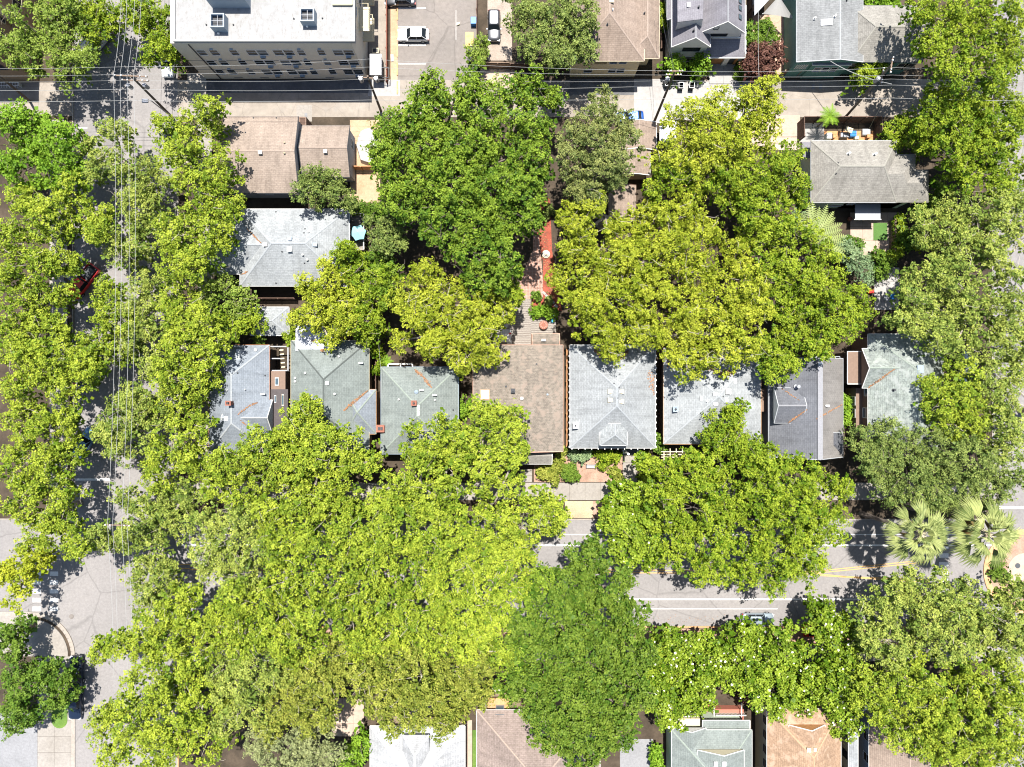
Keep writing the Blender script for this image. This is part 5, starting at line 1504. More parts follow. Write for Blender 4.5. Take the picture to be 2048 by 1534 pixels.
T('plane_tree','yellow-spotted green tree right of the grey-tan hipped roof','lime',13.5,[(1895,255,54),(1950,240,54),(1995,290,54),(1930,310,50),(1870,215,30),(2030,250,44),(1990,350,50),(1940,360,34),(1900,300,36),(2035,340,40),(1860,270,24)],base=(1960,310))
T('plane_tree','bright green tree under the wires at the right edge','lime',9.5,[(1890,185,34),(1930,200,38),(2000,190,38),(2035,205,30),(1965,215,34)],base=(1960,160),cap=9.5)
T('ash_tree','large dark-gapped green tree in the top right corner','lime',16,[(1880,40,52),(1940,30,56),(2010,40,56),(1900,100,48),(1965,100,40),(2025,110,48),(1845,15,34),(1990,150,34),(1925,140,30),(1860,85,22)],base=(1990,130),scale=1.2)
T('yard_tree','round green tree at the right end of the fenced yard','lime',7,[(1805,262,34),(1835,285,32),(1822,240,22),(1790,290,20)])
T('yard_tree','dark leafy bush beside the stepped roof corner','green',6,[(1872,400,22),(1850,425,20),(1885,365,20)])
T('yard_tree','small light green tree in front of the teal walled house','lime',5.5,[(1745,140,28),(1728,146,16),(1765,128,16)],twigs=3)
# top centre
T('oak_tree','dusty green oak between gravel yard and beige house','oak',13,[(1060,40,44),(1115,30,50),(1090,85,42),(1150,60,42),(1175,95,30),(1040,10,36),(1165,20,40),(1105,118,24),(1050,85,24),(1130,110,24)],base=(1120,80),twigs=1)
T('yard_palm_tree','spiky small green tree at the left of the slatted gate','locust',5,[(957,95,18),(950,112,18),(965,78,10)])
T('elm_tree','huge green elm covering the yards right of the tan duplex, upper part','elm',17,[(850,205,52),(905,195,50),(955,215,50),(800,255,54),(860,275,60),(925,280,60),(985,200,34),(785,310,50),(840,340,58),(905,350,60),(1010,235,40),(960,290,50),(870,165,26),(1000,180,26),(940,170,22)],base=(900,320),twigs=3)
T('elm_tree','huge green elm beside the brick garden path, lower part','elm',16,[(1010,310,54),(1055,300,40),(980,370,60),(1040,370,46),(900,420,54),(960,440,60),(1020,440,50),(880,470,34),(940,500,52),(1000,510,46),(960,550,40),(1005,555,30),(1070,250,38),(1055,190,22),(1080,330,20),(1072,395,16),(1066,440,14)],base=(970,420),twigs=3)
T('elm_tree','left lobe of green elm foliage above the dirt yard','elm',14,[(775,250,36),(760,300,30),(800,400,46),(840,430,46),(780,380,34),(770,350,30)],base=(800,350),twigs=2)
T('alley_tree','ragged branch of leaves over the alley below the slatted gate','elm',12,[(945,145,22),(1070,160,26),(1090,185,22),(1040,165,18),(1110,195,14)],base=(1020,210),twigs=2)
T('conifer_tree','dusty grey-green conifer between the green elm and the pinkish garage','conifer',17,[(1205,200,32),(1175,240,34),(1230,240,34),(1145,275,34),(1200,285,46),(1250,285,34),(1155,330,38),(1215,335,46),(1130,310,22),(1185,380,38),(1240,330,30),(1150,370,26),(1258,250,24)],base=(1195,300),dome=.9,twigs=1)
T('camphor_tree','golden yellow-green tree on the alley, right of the pale concrete','camphor',14.5,[(1440,210,42),(1395,225,34),(1490,235,44),(1530,200,32),(1420,270,50),(1350,235,26),(1475,290,48),(1365,300,44),(1530,260,38),(1540,165,16),(1500,190,20),(1330,310,34),(1550,215,20),(1420,320,40)],base=(1450,300))
T('camphor_tree','green tree left of the grey-tan hipped roof','lime',13,[(1545,330,44),(1590,350,34),(1500,360,44),(1560,390,48),(1480,400,40),(1600,385,24),(1520,420,44),(1585,310,26)],base=(1545,370))
T('camphor_tree','dense green tree strip below the golden alley tree','lime',13,[(1330,350,34),(1380,350,38),(1430,370,38),(1310,380,24),(1460,340,30)],base=(1380,360))
T('camphor_tree','golden tree right of the red mulch garden, upper left lobe','camphor',14,[(1150,430,36),(1185,410,30),(1215,450,42),(1160,470,34),(1265,470,44),(1130,440,18),(1300,430,38)],base=(1200,450))
T('camphor_tree','big golden camphor tree at the centre of the picture','camphor',15.5,[(1170,520,46),(1225,530,52),(1285,520,54),(1345,500,52),(1340,440,40),(1380,410,42),(1410,470,46),(1180,590,48),(1245,600,58),(1310,590,58),(1120,560,24),(1395,540,50),(1130,500,20)],base=(1270,540))
T('camphor_tree','golden camphor tree hanging over the top of the pale grey roof','camphor',14.5,[(1370,610,56),(1440,590,52),(1500,560,46),(1350,670,50),(1415,670,52),(1480,640,50),(1400,725,36),(1450,715,40),(1365,730,26),(1500,690,36),(1520,610,36),(1475,510,38)],base=(1430,670))
T('camphor_tree','golden camphor lobe dipping onto the bungalow roof','camphor',14,[(1170,640,38),(1215,665,38),(1260,660,40),(1225,700,28),(1300,665,34),(1145,600,26)],base=(1210,655))
T('yard_tree','bright green tree between golden tree and palm fronds','lime',13,[(1540,480,48),(1590,460,40),(1640,510,46),(1560,540,46),(1610,560,46),(1500,470,30),(1660,560,34)],base=(1590,520))
T('yard_tree','bright green tree above the gap between charcoal and mottled roofs','lime',13,[(1560,610,48),(1620,620,46),(1680,610,44),(1710,585,32),(1650,670,40),(1590,670,44),(1700,650,34),(1720,620,26),(1630,700,24)],base=(1640,640))
T('yard_tree','green tree overlapping the top left corner of the charcoal roof','lime',12,[(1555,715,34),(1530,690,34),(1580,735,20),(1545,740,24)],base=(1540,700))
# centre left
T('oak_tree','round dusty oak at the top right of the blue-grey roof','oak',11,[(640,372,42),(605,385,26),(675,390,32),(620,352,26),(660,350,22),(700,405,16)],base=(640,400),twigs=1)
T('yard_tree','olive fine-leaved tree beside the turquoise umbrella','oak',9,[(775,462,32),(755,455,26),(790,480,26),(765,490,24)],twigs=1)
T('yard_shrub','green shrubs between the umbrella deck and the green elm','green',4,[(735,420,20),(755,425,18),(710,415,14),(735,520,26),(760,520,24)],cat='shrub')
T('camphor_tree','golden green tree over the lower right of the blue-grey roof','camphor',12,[(625,580,38),(670,560,34),(640,620,44),(695,600,36),(620,640,28),(680,640,40),(595,640,22),(655,680,22),(650,535,16)],base=(640,610))
T('yard_tree','fresh green tree right of the blue-grey house with pink blossoms','lime',11,[(695,520,30),(720,560,34),(740,600,34),(725,640,38),(750,560,24),(725,670,20),(690,500,14)],base=(725,600))
T('yard_tree','bluish green young tree in the centre left yard','elm',10,[(760,550,24),(775,590,22),(785,545,18)])
T('camphor_tree','golden tree with many bare twigs left of the brick path','camphor',13,[(830,570,40),(880,585,42),(825,625,40),(880,640,46),(930,610,44),(795,600,26),(850,540,22)],base=(860,610),twigs=12)
T('camphor_tree','twiggy golden tree hanging over the brown roof top edge','camphor',13,[(940,665,46),(985,630,40),(895,690,40),(940,705,36),(985,690,30),(860,690,30),(1010,620,24),(975,715,18),(800,680,20),(915,730,20)],base=(930,660),twigs=12)
T('yard_tree','green tree between golden tree and grey deck','lime',11,[(1000,575,26),(1020,545,24),(975,580,22),(1030,590,14)])
T('plum_tree','purple leaved plum tree between farmhouse and teal house','plum',5.5,[(1520,105,26),(1545,115,24),(1525,135,24),(1500,125,16),(1555,95,14)],twigs=2)
T('yard_tree','small green tree just above the purple plum','shrub',5,[(1530,62,22),(1515,78,15),(1545,78,16),(1530,50,14)])
T('hedge_bush','green bush left of the front window of the white farmhouse','bright',2.8,[(1353,128,17),(1346,135,10)],cat='shrub')
T('hedge_bush','green bush right of the front window of the white farmhouse','bright',2.8,[(1396,132,16),(1404,125,10)],cat='shrub')
T('blue_shrub','pale blue-green shrub below the palm fronds','bluish',5,[(1705,510,28),(1728,532,26),(1735,560,14),(1690,495,18)],cat='shrub',twigs=0)
T('yard_shrub','green shrub above the pale blue-green shrub','green',4,[(1715,490,16),(1700,482,12)],cat='shrub')
T('yard_shrub','low green shrubs along the end of the turf garden','green',3,[(1775,525,16),(1755,515,14),(1765,545,14)],cat='shrub')
T('yellow_shrub','shrub with yellow flowers right of the narrow hedge','yellow',3,[(1832,478,14),(1845,483,10)],cat='shrub')
T('yard_shrub','green shrub just left of the yellow flowering shrub','green',3,[(1815,475,14),(1818,490,10)],cat='shrub')
T('front_shrub','round feathery green shrub in front of the bungalow','shrub',2.2,[(1140,945,17),(1133,938,10),(1146,955,10)],cat='shrub',twigs=0)
T('front_shrub','olive spreading shrub below the corner of the brown roof','olive',1.8,[(1098,940,17),(1085,948,12),(1115,930,16),(1105,955,12),(1122,905,10)],cat='shrub',twigs=0,scale=.5)
T('front_shrub','big-leaved pale shrub below the left half of the bungalow','bluish',1.8,[(1150,912,10),(1163,915,11),(1172,911,8)],cat='shrub',twigs=0,scale=.6)
T('front_shrub','bright leafy shrub below the middle of the bungalow','lime',1.9,[(1203,911,10),(1218,917,12),(1232,914,10)],cat='shrub',twigs=0,scale=.5)
T('front_shrub','small round lime shrub right of the front bench','lime',1.2,[(1205,931,6)],cat='shrub',twigs=0,scale=.4)
T('front_shrub','rusty orange and green shrub beside the front walkway','olive',1.2,[(1232,950,10),(1236,957,8),(1228,943,7)],cat='shrub',twigs=0,scale=.5)
T('front_shrub','green shrub strip right of the front walkway','lime',3,[(1292,925,20),(1310,945,18),(1290,960,16)],cat='shrub')
T('deck_hedge','low green planting along the deck planter','bright',1.6,[(1066,624,6),(1076,625,6),(1086,625,6),(1096,625,6),(1105,627,6)],cat='hedge',twigs=0,scale=.4)
T('hedge_row','narrow clipped yellow-green hedge by the turf garden','lime',2.2,[(1800,437,7),(1801,448,7),(1801,459,7),(1801,470,7),(1801,481,7),(1800,492,7),(1800,503,7),(1790,511,7),(1780,512,7),(1770,512,7)],cat='hedge',twigs=0,scale=.4,dome=0)
T('hedge_row','green hedge in the gap right of the charcoal gabled house','bright',2.5,[(1692,802,9),(1692,815,9),(1692,828,9),(1692,840,9)],cat='hedge',twigs=0,scale=.4,dome=0)
T('hedge_row','green hedge in the gap left of the sage porch house','bright',2.5,[(1314,1505,9),(1314,1520,9),(1315,1535,9)],cat='hedge',twigs=0,scale=.4,dome=0)
T('hedge_row','vertical leafy hedge between beige house and white farmhouse','lime',3,[(1323,12,10),(1324,28,9),(1325,44,9)],cat='hedge',twigs=0,scale=.5)
T('hedge_row','bright hedge above the grey roof of the teal walled house','bright',3,[(1712,-2,12),(1735,0,12),(1760,2,12),(1785,2,12)],cat='hedge',twigs=0,scale=.5)
T('red_shrub','small red leaved shrub above the sandy roof corner','plum',3,[(1488,1393,12),(1500,1400,8)],cat='shrub',twigs=0)
T('bed_shrub','small tufts in the orange gravel bed by the farmhouse garage','shrub',.9,[(1479,124,4),(1478,136,5),(1480,150,8)],cat='shrub',twigs=0,scale=.5)
T('roundabout_shrub','grey-green shrub at the lower rim of the roundabout','shrub',1.5,[(2000,1135,14),(2010,1155,12),(1992,1150,8)],cat='shrub',twigs=0)
T('wood_shrub','green shrub between the orange gravel bed and purple plum','green',2.6,[(1488,80,14),(1495,65,12)],cat='shrub',twigs=0)
T('alley_tree','small grey dusty tree above the sage house corner','bluish',4,[(1585,460,18),(1600,430,16),(1610,455,16)],cat='shrub',twigs=0)
T('gap_shrub','green shrub between the bungalow and the pale grey house','green',2.2,[(1316,880,8),(1316,893,9)],cat='shrub',twigs=0)
T('gap_shrub','green shrub between the brick chimney house and the brown roof house','bright',2.2,[(930,810,12),(925,822,9)],cat='shrub',twigs=0,scale=.6)
T('gap_shrub','green shrub right of the white annex roof','lime',3.5,[(757,735,12),(752,700,12),(760,665,10)],cat='shrub',twigs=0,scale=.6)
T('gap_shrub','leafy bush left of the white annex roof','lime',3.5,[(578,668,10),(582,682,8)],cat='shrub',twigs=0,scale=.6)

# ---------------------------------------------------------------- palms
frond_g = leafmat('palm_fronds', (.085,.115,.045), (.30,.33,.18), trans=.15)
frond_b = leafmat('palm_fronds_broad', (.15,.19,.09), (.24,.28,.15), trans=.15)
def setatt(me, vals):
    at = me.attributes.new('tint', 'FLOAT', 'FACE'); at.data.foreach_set('value', vals)
dead_f = leafmat('palm_fronds_dead', (.10,.065,.035), (.24,.17,.09), trans=.1)
def fan_palm(px, py, bpx, bpy_, zt, R_, label, seed):
    rnd = random.Random(seed)
    c = Vector(P(px, py, zt)); b = Vector(P(bpx, bpy_, 0))
    root = empty('fan_palm', b, 0, label, 'palm tree', 'fan palms by the roundabout')
    pts = [b+(c-b)*t+Vector((0,0,0)) for t in (0,.2,.45,.7,.93)]
    m = MB(); m.path(pts, [.42,.30,.26,.24,.30], 10); m.build('trunk', bark, root)
    fans = [(i/11*6.283+rnd.uniform(-.15,.15), rnd.uniform(-18,8), .44, .62) for i in range(11)]
    fans += [(i/9*6.283+.3+rnd.uniform(-.2,.2), rnd.uniform(18,38), .30, .54) for i in range(9)]
    fans += [(i/6*6.283+rnd.uniform(-.3,.3), rnd.uniform(50,68), .18, .46) for i in range(6)]
    fans += [(rnd.uniform(0,6.28), rnd.uniform(-75,-45), .30, .5) for i in range(9)]
    fans += [(rnd.uniform(0,6.28), rnd.uniform(-5,60), rnd.uniform(.2,.4), .5) for i in range(6 + seed % 3)]
    m = MB()
    for i in range(26):
        a = rnd.uniform(0,6.28); e = c+Vector((math.cos(a), math.sin(a), rnd.uniform(-.3,.9)))*rnd.uniform(.5,1.1); m.path([c, e], [.06,.03], 4)
    m.build('crown_shaft', wood, root)
    for (a, eld, sf, lf) in fans:
        el = R(eld); stem = R_*sf*rnd.uniform(.9,1.1)
        d = Vector((math.cos(a)*math.cos(el), math.sin(a)*math.cos(el), math.sin(el)))
        p1 = c+d*stem+Vector((0,0,-.1*stem))
        m = MB(); m.path([c, c+d*stem*.5+Vector((0,0,.05)), p1], [.05,.035,.025], 4, 1)
        side = d.cross(Vector((0,0,1))).normalized(); up = side.cross(d)
        rl = rnd.uniform(-.5,.5); side, up = side*math.cos(rl)+up*math.sin(rl), up*math.cos(rl)-side*math.sin(rl)
        L = R_*lf*rnd.uniform(.85,1.08); ns = 15; t0 = rnd.uniform(.1,.9)
        for k in range(ns):
            an = R(-36+72*k/(ns-1)); dr = d*math.cos(an)+side*math.sin(an)
            e = p1+dr*L*(.55+.45*math.cos(an*1.1))*rnd.uniform(.85,1.05)
            mid = p1+dr*L*.5; wv = (side*math.cos(an)-d*math.sin(an))*L*.036
            droop = Vector((0,0,-L*.25*(1+rnd.uniform(-.4,.6))))
            m.poly([p1, mid-wv, mid+up*.06]); m.poly([p1, mid+up*.06, mid+wv])
            m.poly([mid-wv, e+droop, mid+up*.06]); m.poly([mid+up*.06, e+droop, mid+wv])
        o = m.build('frond', [dead_f if eld < -40 else frond_g, cream], root)
        setatt(o.data, [min(1, max(0, t0+rnd.uniform(-.45,.45))) for _ in o.data.polygons])
fan_palm(1842,1068,1722,1026,12.5,4.4,'tall fan palm on the left above the yellow road lines, casting a star shaped shadow',3)
fan_palm(1975,1068,1880,1044,12.0,4.7,'tall fan palm on the right beside the orange roundabout kerb',8)
def feather_palm(px, py, zt, R_, n, label, mat, seed, wide=.5, arc=(0, 6.283), name='feather_palm', th=.12):
    rnd = random.Random(seed); c = Vector(P(px, py, zt)); b = Vector((c.x, c.y, 0))
    root = empty(name, b, 0, label, 'palm tree')
    m = MB(); m.path([b, b+(c-b)*.5, c], [.3,.25,.22] if R_ > 2 else [.12,.1,.1], 8); m.build('trunk', bark, root)
    for i in range(n):
        a = arc[0]+(arc[1]-arc[0])*(i+rnd.uniform(-.2,.2))/n; el = R(rnd.uniform(8,45))
        L = R_*rnd.uniform(.85,1.1); m = MB(); N_ = 16; prev = None; pts = []
        for k in range(N_+1):
            t = k/N_; pts.append(c+Vector((math.cos(a),math.sin(a),0))*L*t*math.cos(el*(1-t*.5))+Vector((0,0,L*(math.sin(el)*t-.55*t*t))))
        for k in range(1, N_):
            d = (pts[k+1]-pts[k-1]).normalized(); side = d.cross(Vector((0,0,1))).normalized()
            ln = wide*math.sin(math.pi*min(1,(k/N_)*.85+.12)); w_ = L/N_*.42
            for sg in (-1, 1):
                tip = pts[k]+side*sg*ln+d*ln*.55+Vector((0,0,-ln*.25))
                m.poly([pts[k]-d*w_, pts[k]+d*w_, tip+d*w_*.2, tip-d*w_*.2])
        m.path([tuple(p) for p in pts[::4]], [.03]*len(pts[::4]), 4)
        o = m.build('frond', mat, root); t0 = rnd.uniform(.3,.9)
        setatt(o.data, [min(1,max(0,t0+rnd.uniform(-.15,.15))) for _ in o.data.polygons])
feather_palm(1622,478,7,5.2,13,'palm with long pale broad fronds below the sage house', frond_b, 5, .75, (-.5, 2.1))
feather_palm(1660,232,4.2,1.7,14,'small green palm at the corner of the fenced yard', LM['bright'], 6, .35)
feather_palm(958,112,3.2,1.4,12,'small spiky palm beside the dark dumpster', LM['locust'], 9, .3)
feather_palm(772,722,2.0,1.1,10,'small fern-like palm left of the white pergola', LM['bright'], 11, .25)
feather_palm(517,678,2.0,1.2,10,'dark little palm in the shade below the small garage', LM['green'], 12, .25)

# ---------------------------------------------------------------- utility poles and wires
def pole(top, base, z, label, arms, trans=(), name='utility_pole', r=.16, lamp=None):
    t = Vector(P(*top, z)); b = Vector(P(*base, 0))
    root = empty(name, b, 0, label, 'utility pole', 'wooden utility poles')
    m = MB(); m.tube(b, t, r*1.15, r*.8, 10); m.build('pole', pole_w, root)
    for (dz, L, ang) in arms:
        c = b+(t-b)*((z+dz)/z); m = MB(); m.obox(tuple(c+Vector((0,0,.08))), (L,.12,.14), ang); a = m.build('crossarm', wood, root)
        for k in (-.47,-.28,.28,.47):
            q = c+Vector((math.cos(ang)*L*k, math.sin(ang)*L*k, .15)); im = MB(); im.cyl(q, .05, q.z, q.z+.18, 8); im.cyl(q, .085, q.z+.06, q.z+.12, 8); im.build('insulator', cap_white, a)
    for (dx, dy, dz) in trans:
        c = b+(t-b)*((z+dz)/z)+Vector((dx,dy,0)); m = MB(); m.cyl(c, .27, c.z-.5, c.z+.45, 14); m.cyl(c, .20, c.z+.45, c.z+.55, 14); m.build('transformer', metal_l, root)
    return t, b
pole((262,152),(345,235),11.6,'leaning-looking pole with two crossarms carrying the four long wires, upper left',[(-.1,4.2,-.04),(-1.2,3.4,-.04)],((-1.2,-.3,-2),(.9,-.3,-2)))
pole((735,152),(762,222),11.0,'utility pole with transformers at the lower right corner of the apartment block',[(-.6,2.6,-.1)],((-1.0,0,-1.0),(1.0,0,-1.0)))
pole((1350,142),(1309,242),13.5,'utility pole by the trash bins in front of the white farmhouse',[(-.1,1.9,0),(-1.0,1.9,0)],((-.6,-.1,-2.0),))
pole((1783,130),(1690,235),13.5,'utility pole at the right with its arm over the teal walled house',[(-.1,2.0,1.4),(-2.5,2.0,1.4)],((-.4,-.2,-3.0),))
pole((236,1050),(262,1035),11.6,'utility pole hidden by foliage with one crossarm above the lower left crossing',[(-.1,3.2,-.03)])
pole((-40,120),(60,203),12,'utility pole falling across the shade of the brown corner building',[(-.2,2.4,0)])
def wire(pts, sag, label, r=.03, mat=wire_m, name='overhead_wire', n=14, group='long overhead wires above the left road'):
    m = MB(); w = [Vector(P(*p)) for p in pts]; path = []
    for i in range(len(w)-1):
        for k in range(n):
            t = k/n; q = w[i]+(w[i+1]-w[i])*t; path.append(q-Vector((0,0,4*sag*t*(1-t))))
    path.append(w[-1]); m.path([tuple(p) for p in path], r, 5)
    o = m.build(name, mat); tag(o, label, 'wire', group)
z_ = 11.8
for i, (a, b_, c_, d_, lb) in enumerate(((239,227,215,222,'outermost left of the four long wires over the left road'),(248,240,225,229,'second from left of the four long wires over the left road'),(266,254,243,248,'third from left of the four long wires over the left road'),(279,267,254,260,'outermost right of the four long wires over the left road'))):
    wire([(a,-160,z_),(b_,150,z_),(c_,1050,z_),(d_,1700,z_)], 1.1, lb, .021)
for (ys, z, lb, r, zz) in (((201,200,197,196,203),9.2,'thick lower cable running the whole length of the alley',.022,.4),
      ((133,118,142,135,135),12.6,'top thin wire along the alley',.014,.6),((148,134,150,150,150),12.2,'second thin wire along the alley',.014,.6),
      ((178,179,171,170,172),10.2,'middle cable along the alley',.018,.5),((160,158,161,158,160),11.2,'third thin wire along the alley',.012,.6)):
    wire([(-250,ys[0],z),(262,ys[0],z),(738,ys[1],z),(1350,ys[2],z),(1783,ys[3],z),(2300,ys[4],z)], zz, lb, r, group='wires along the alley')
wire([(1783,168,12),(1653,117,5.6)], .8, 'pale drooping service cable from right pole to the teal walled house', .04, n=16, group='service cables')
wire([(1350,150,12.5),(1318,0,9)], .5, 'service wire from the farmhouse pole up past the beige house', .018, charcoal, group='service cables')
wire([(1350,150,12.5),(1328,-20,9)], .5, 'second service wire rising past the farmhouse side', .018, charcoal, group='service cables')
wire([(738,160,10),(738,222,6)], .1, 'short guy wire below the transformer pole', .02, charcoal, group='service cables')
wire([(752,640,7),(761,735,6),(764,800,5.5)], .3, 'service wire beside the green-grey house', .015, group='service cables')
wire([(1518,-20,9),(1519,175,10)], .4, 'thin vertical wire in front of the purple plum tree', .02, group='service cables')
wire([(1783,175,11),(1735,265,2)], .3, 'thin guy wire over the fenced yard', .015, cream, group='service cables')
# street light
sl = empty('street_lamp', P(349,238), 0, 'street lamp head beside the foot of the upper left pole', 'street lamp')
b = P(349,238); m = MB(); m.tube((b[0],b[1],0),(b[0],b[1],6.6),.10,.07); m.tube((b[0],b[1],6.6),(b[0]-.5,b[1]-.1,6.8),.05); m.build('pole', metal_l, sl)
m = MB(); m.obox((b[0]-.7,b[1]-.1,6.8),(.8,.5,.22)); m.obox((b[0]-.7,b[1]-.1,6.67),(.6,.36,.04)); m.build('lamp_head', alum, sl, bevel=.06)

# ---------------------------------------------------------------- vehicles
def carpaint(name, col, metal=.3, rough=.3):
    t = NT(name, rough, .5, metal); t.b.inputs['Base Color'].default_value = (*col, 1)
    t.b.inputs['Coat Weight'].default_value = .6; t.b.inputs['Coat Roughness'].default_value = .08; return t.mat
lamp_r = plain('tail_lamp_red', (.4,.01,.01), .3); lamp_w = plain('head_lamp_clear', (.6,.62,.65), .15, .6)
tyre_m = black; rim_m = plain('wheel_rim', (.35,.36,.37), .35, .5, .5, .03); carglass = glass
def car(px, py, ang, L, W, Hh, paint, label, kind='sedan', z=0.01, group=None, cat='car', name='parked_car'):
    x, y, _ = P(px, py, Hh*.6); root = empty(name, (x, y, z), R(ang), label, cat, group)
    # body loft
    xs = [-1,-.985,-.94,-.85,-.7,-.5,-.25,0,.25,.45,.62,.78,.9,.965,1]
    def hh(s):
        if kind in ('van','truckbox'): return .95 if s > -.97 else .8
        if s > .42: return .72+.20*(1-(s-.42)/.58)**.6 if s < .97 else .62
        if s < -.62: return .90 if kind == 'sedan' else .95
        return .93
    m = LMB(); rings = []
    for s in xs:
        e = abs(s); wf = (1-.16*max(0,(e-.72)/.28)**2.2)
        w_ = W/2*wf; h1 = hh(s)*(1-.12*max(0,(e-.93)/.07)); X = s*L/2
        z0 = .20+(.12 if e > .95 else 0)
        ring_ = [(X,-w_*.92,z0),(X,-w_,.42),(X,-w_*.995,.66),(X,-w_*.93,h1-.05),(X,-w_*.80,h1),(X,-w_*.4,h1+.035),(X,0,h1+.045),(X,w_*.4,h1+.035),(X,w_*.80,h1),(X,w_*.93,h1-.05),(X,w_*.995,.66),(X,w_,.42),(X,w_*.92,z0)]
        b = len(m.v); m.v += ring_; rings.append(b)
    k = 13
    for a, b in zip(rings, rings[1:]):
        for j in range(k-1): m.f.append((a+j+1,a+j,b+j,b+j+1)); m.m.append(0)
        m.f.append((a, a+k-1, b+k-1, b)); m.m.append(0)
    m.f.append(tuple(rings[0]+j for j in range(k))); m.m.append(0); m.f.append(tuple(rings[-1]+k-1-j for j in range(k))); m.m.append(0)
    body = m.build('body', paint, root, smooth=True)
    md = body.modifiers.new('edge', 'EDGE_SPLIT'); md.split_angle = R(50)
    # greenhouse
    G = {'sedan':(.36,.12,-.42,-.74),'suv':(.36,.14,-.80,-.93),'hatch':(.42,.16,-.60,-.88),'van':(.82,.62,-.93,-.97)}.get(kind,(.36,.12,-.42,-.74))
    zb = .90; zr = Hh
    def loop(xf, xb, w, z, n=3):
        X0, X1 = xf*L/2, xb*L/2; r = min(.22, w*.3); out = []
        for (cx_, cy__, a0) in ((X0-r, w-r, 0),(X1+r, w-r, 90),(X1+r,-w+r,180),(X0-r,-w+r,270)):
            for i in range(n+1): t = R(a0+90*i/n); out.append((cx_+r*math.cos(t), cy__+r*math.sin(t), z))
        return out
    A_ = loop(G[0], G[3], W/2*.90, zb); B_ = loop(G[1], G[2], W/2*.74, zr-.06)
    m = LMB(); n = len(A_); m.v = A_+B_
    for i in range(n): j = (i+1) % n; m.f.append((i,j,n+j,n+i)); m.m.append(0)
    m.build('windows', carglass, root)
    C_ = loop(G[1]-.01, G[2]+.01, W/2*.73, zr-.055); Dd = loop(G[1]-.06, G[2]+.06, W/2*.60, zr)
    m = LMB(); m.v = C_+Dd; n = len(C_)
    for i in range(n): j = (i+1) % n; m.f.append((i,j,n+j,n+i)); m.m.append(0)
    m.f.append(tuple(n+i for i in range(n))); m.m.append(0)
    m.build('roof', paint, root, smooth=False)
    m = LMB()   # pillars
    for sy in (-1, 1):
        for a, b in ((G[0]-.02, G[1]-.01), (G[3]+.02, G[2]+.01)):
            m.tube((a*L/2, sy*W/2*.87, zb), (b*L/2, sy*W/2*.71, zr-.05), .045, .04, 5)
        mx = (G[1]+G[2])/2
        m.tube((mx*L/2, sy*W/2*.905, zb), (mx*L/2, sy*W/2*.745, zr-.05), .035, .035, 5)
    m.build('pillars', paint, root)
    for sx in (-.60, .62):
        for sy in (-1, 1):
            m = LMB(); m.tube((sx*L/2, sy*(W/2-.21), .32), (sx*L/2, sy*(W/2+.005), .32), .33, .33, 16); wh = m.build('wheel', tyre_m, root)
            m = LMB(); m.tube((sx*L/2, sy*(W/2-.05), .32), (sx*L/2, sy*(W/2+.018), .32), .21, .19, 12); m.build('rim', rim_m, wh)
    for sy in (-1, 1):
        m = LMB(); m.obox((L/2*.925, sy*W/2*.70, .66), (.34,.36,.14), -sy*.35); m.build('headlight', lamp_w, root)
        m = LMB(); m.obox((-L/2*.965, sy*W/2*.74, .74), (.16,.34,.18), sy*.25); m.build('tail_light', lamp_r, root)
        m = LMB(); m.obox((G[0]*L/2*.82, sy*(W/2+.06), 1.0), (.16,.20,.12), 0); m.build('wing_mirror', paint, root)
    return root
silver = carpaint('car_silver', (.45,.46,.47), .3); white_c = carpaint('car_white', (.62,.63,.62), .0); dgrey = carpaint('car_dark_grey', (.06,.062,.068), .4)
navy = carpaint('car_dark_navy', (.012,.022,.045), .4); bluec = carpaint('car_blue', (.01,.08,.32), .3); redc = carpaint('car_red', (.62,.012,.008), .0, .4)
lblue = carpaint('car_pale_blue', (.30,.36,.40), .5); 
PC = 'cars parked around the block'
car(826,68,180,4.45,1.75,1.48,white_c,'silver-white hatchback parked between the white lines of the parking lot','hatch',group=PC)
car(988,49,-90,4.4,1.85,1.62,dgrey,'dark grey suv parked on the gravel yard nose down','suv',group=PC)
car(1517,1240,0,4.5,1.8,1.5,lblue,'pale blue-grey car at the south kerb half under magnolias','hatch',group=PC)
car(148,1408,-90,4.6,1.8,1.5,navy,'dark navy car at the left kerb below the deep green tree','sedan',group=PC)
car(150,1345,90,4.5,1.8,1.5,navy,'dark car at the left kerb mostly hidden by the deep green tree','sedan',group=PC)
car(334,122,-90,4.3,1.75,1.5,white_c,'white car peeking out below the tree beside the apartment block','hatch',group=PC)
car(1260,234,184,3.9,1.7,1.5,bluec,'bright blue car tail showing beside the conifer in the alley','hatch',group=PC)
car(168,885,60,4.4,1.8,1.5,carpaint('car_steel_blue', (.10,.22,.38), .4),'steel blue car in the dark gap below the leaning pole shadow','sedan',group=PC)
car(172,745,60,4.4,1.8,1.5,navy,'dark car with red beside it in the upper dark road gap','sedan',group=PC)
car(1935,735,80,4.5,1.8,1.5,lblue,'pale car under the trees right of the mottled green roof','sedan',group=PC)
car(150,550,50,4.4,1.8,1.5,dgrey,'grey car tucked behind the red truck','sedan',group=PC)
car(1640,1262,0,4.4,1.8,1.5,redc,'red car hidden under the magnolias on the south kerb','sedan',group=PC)
car(800,-4,180,4.4,1.8,1.5,dgrey,'dark car cut off at the top edge of the parking lot','sedan',group=PC)
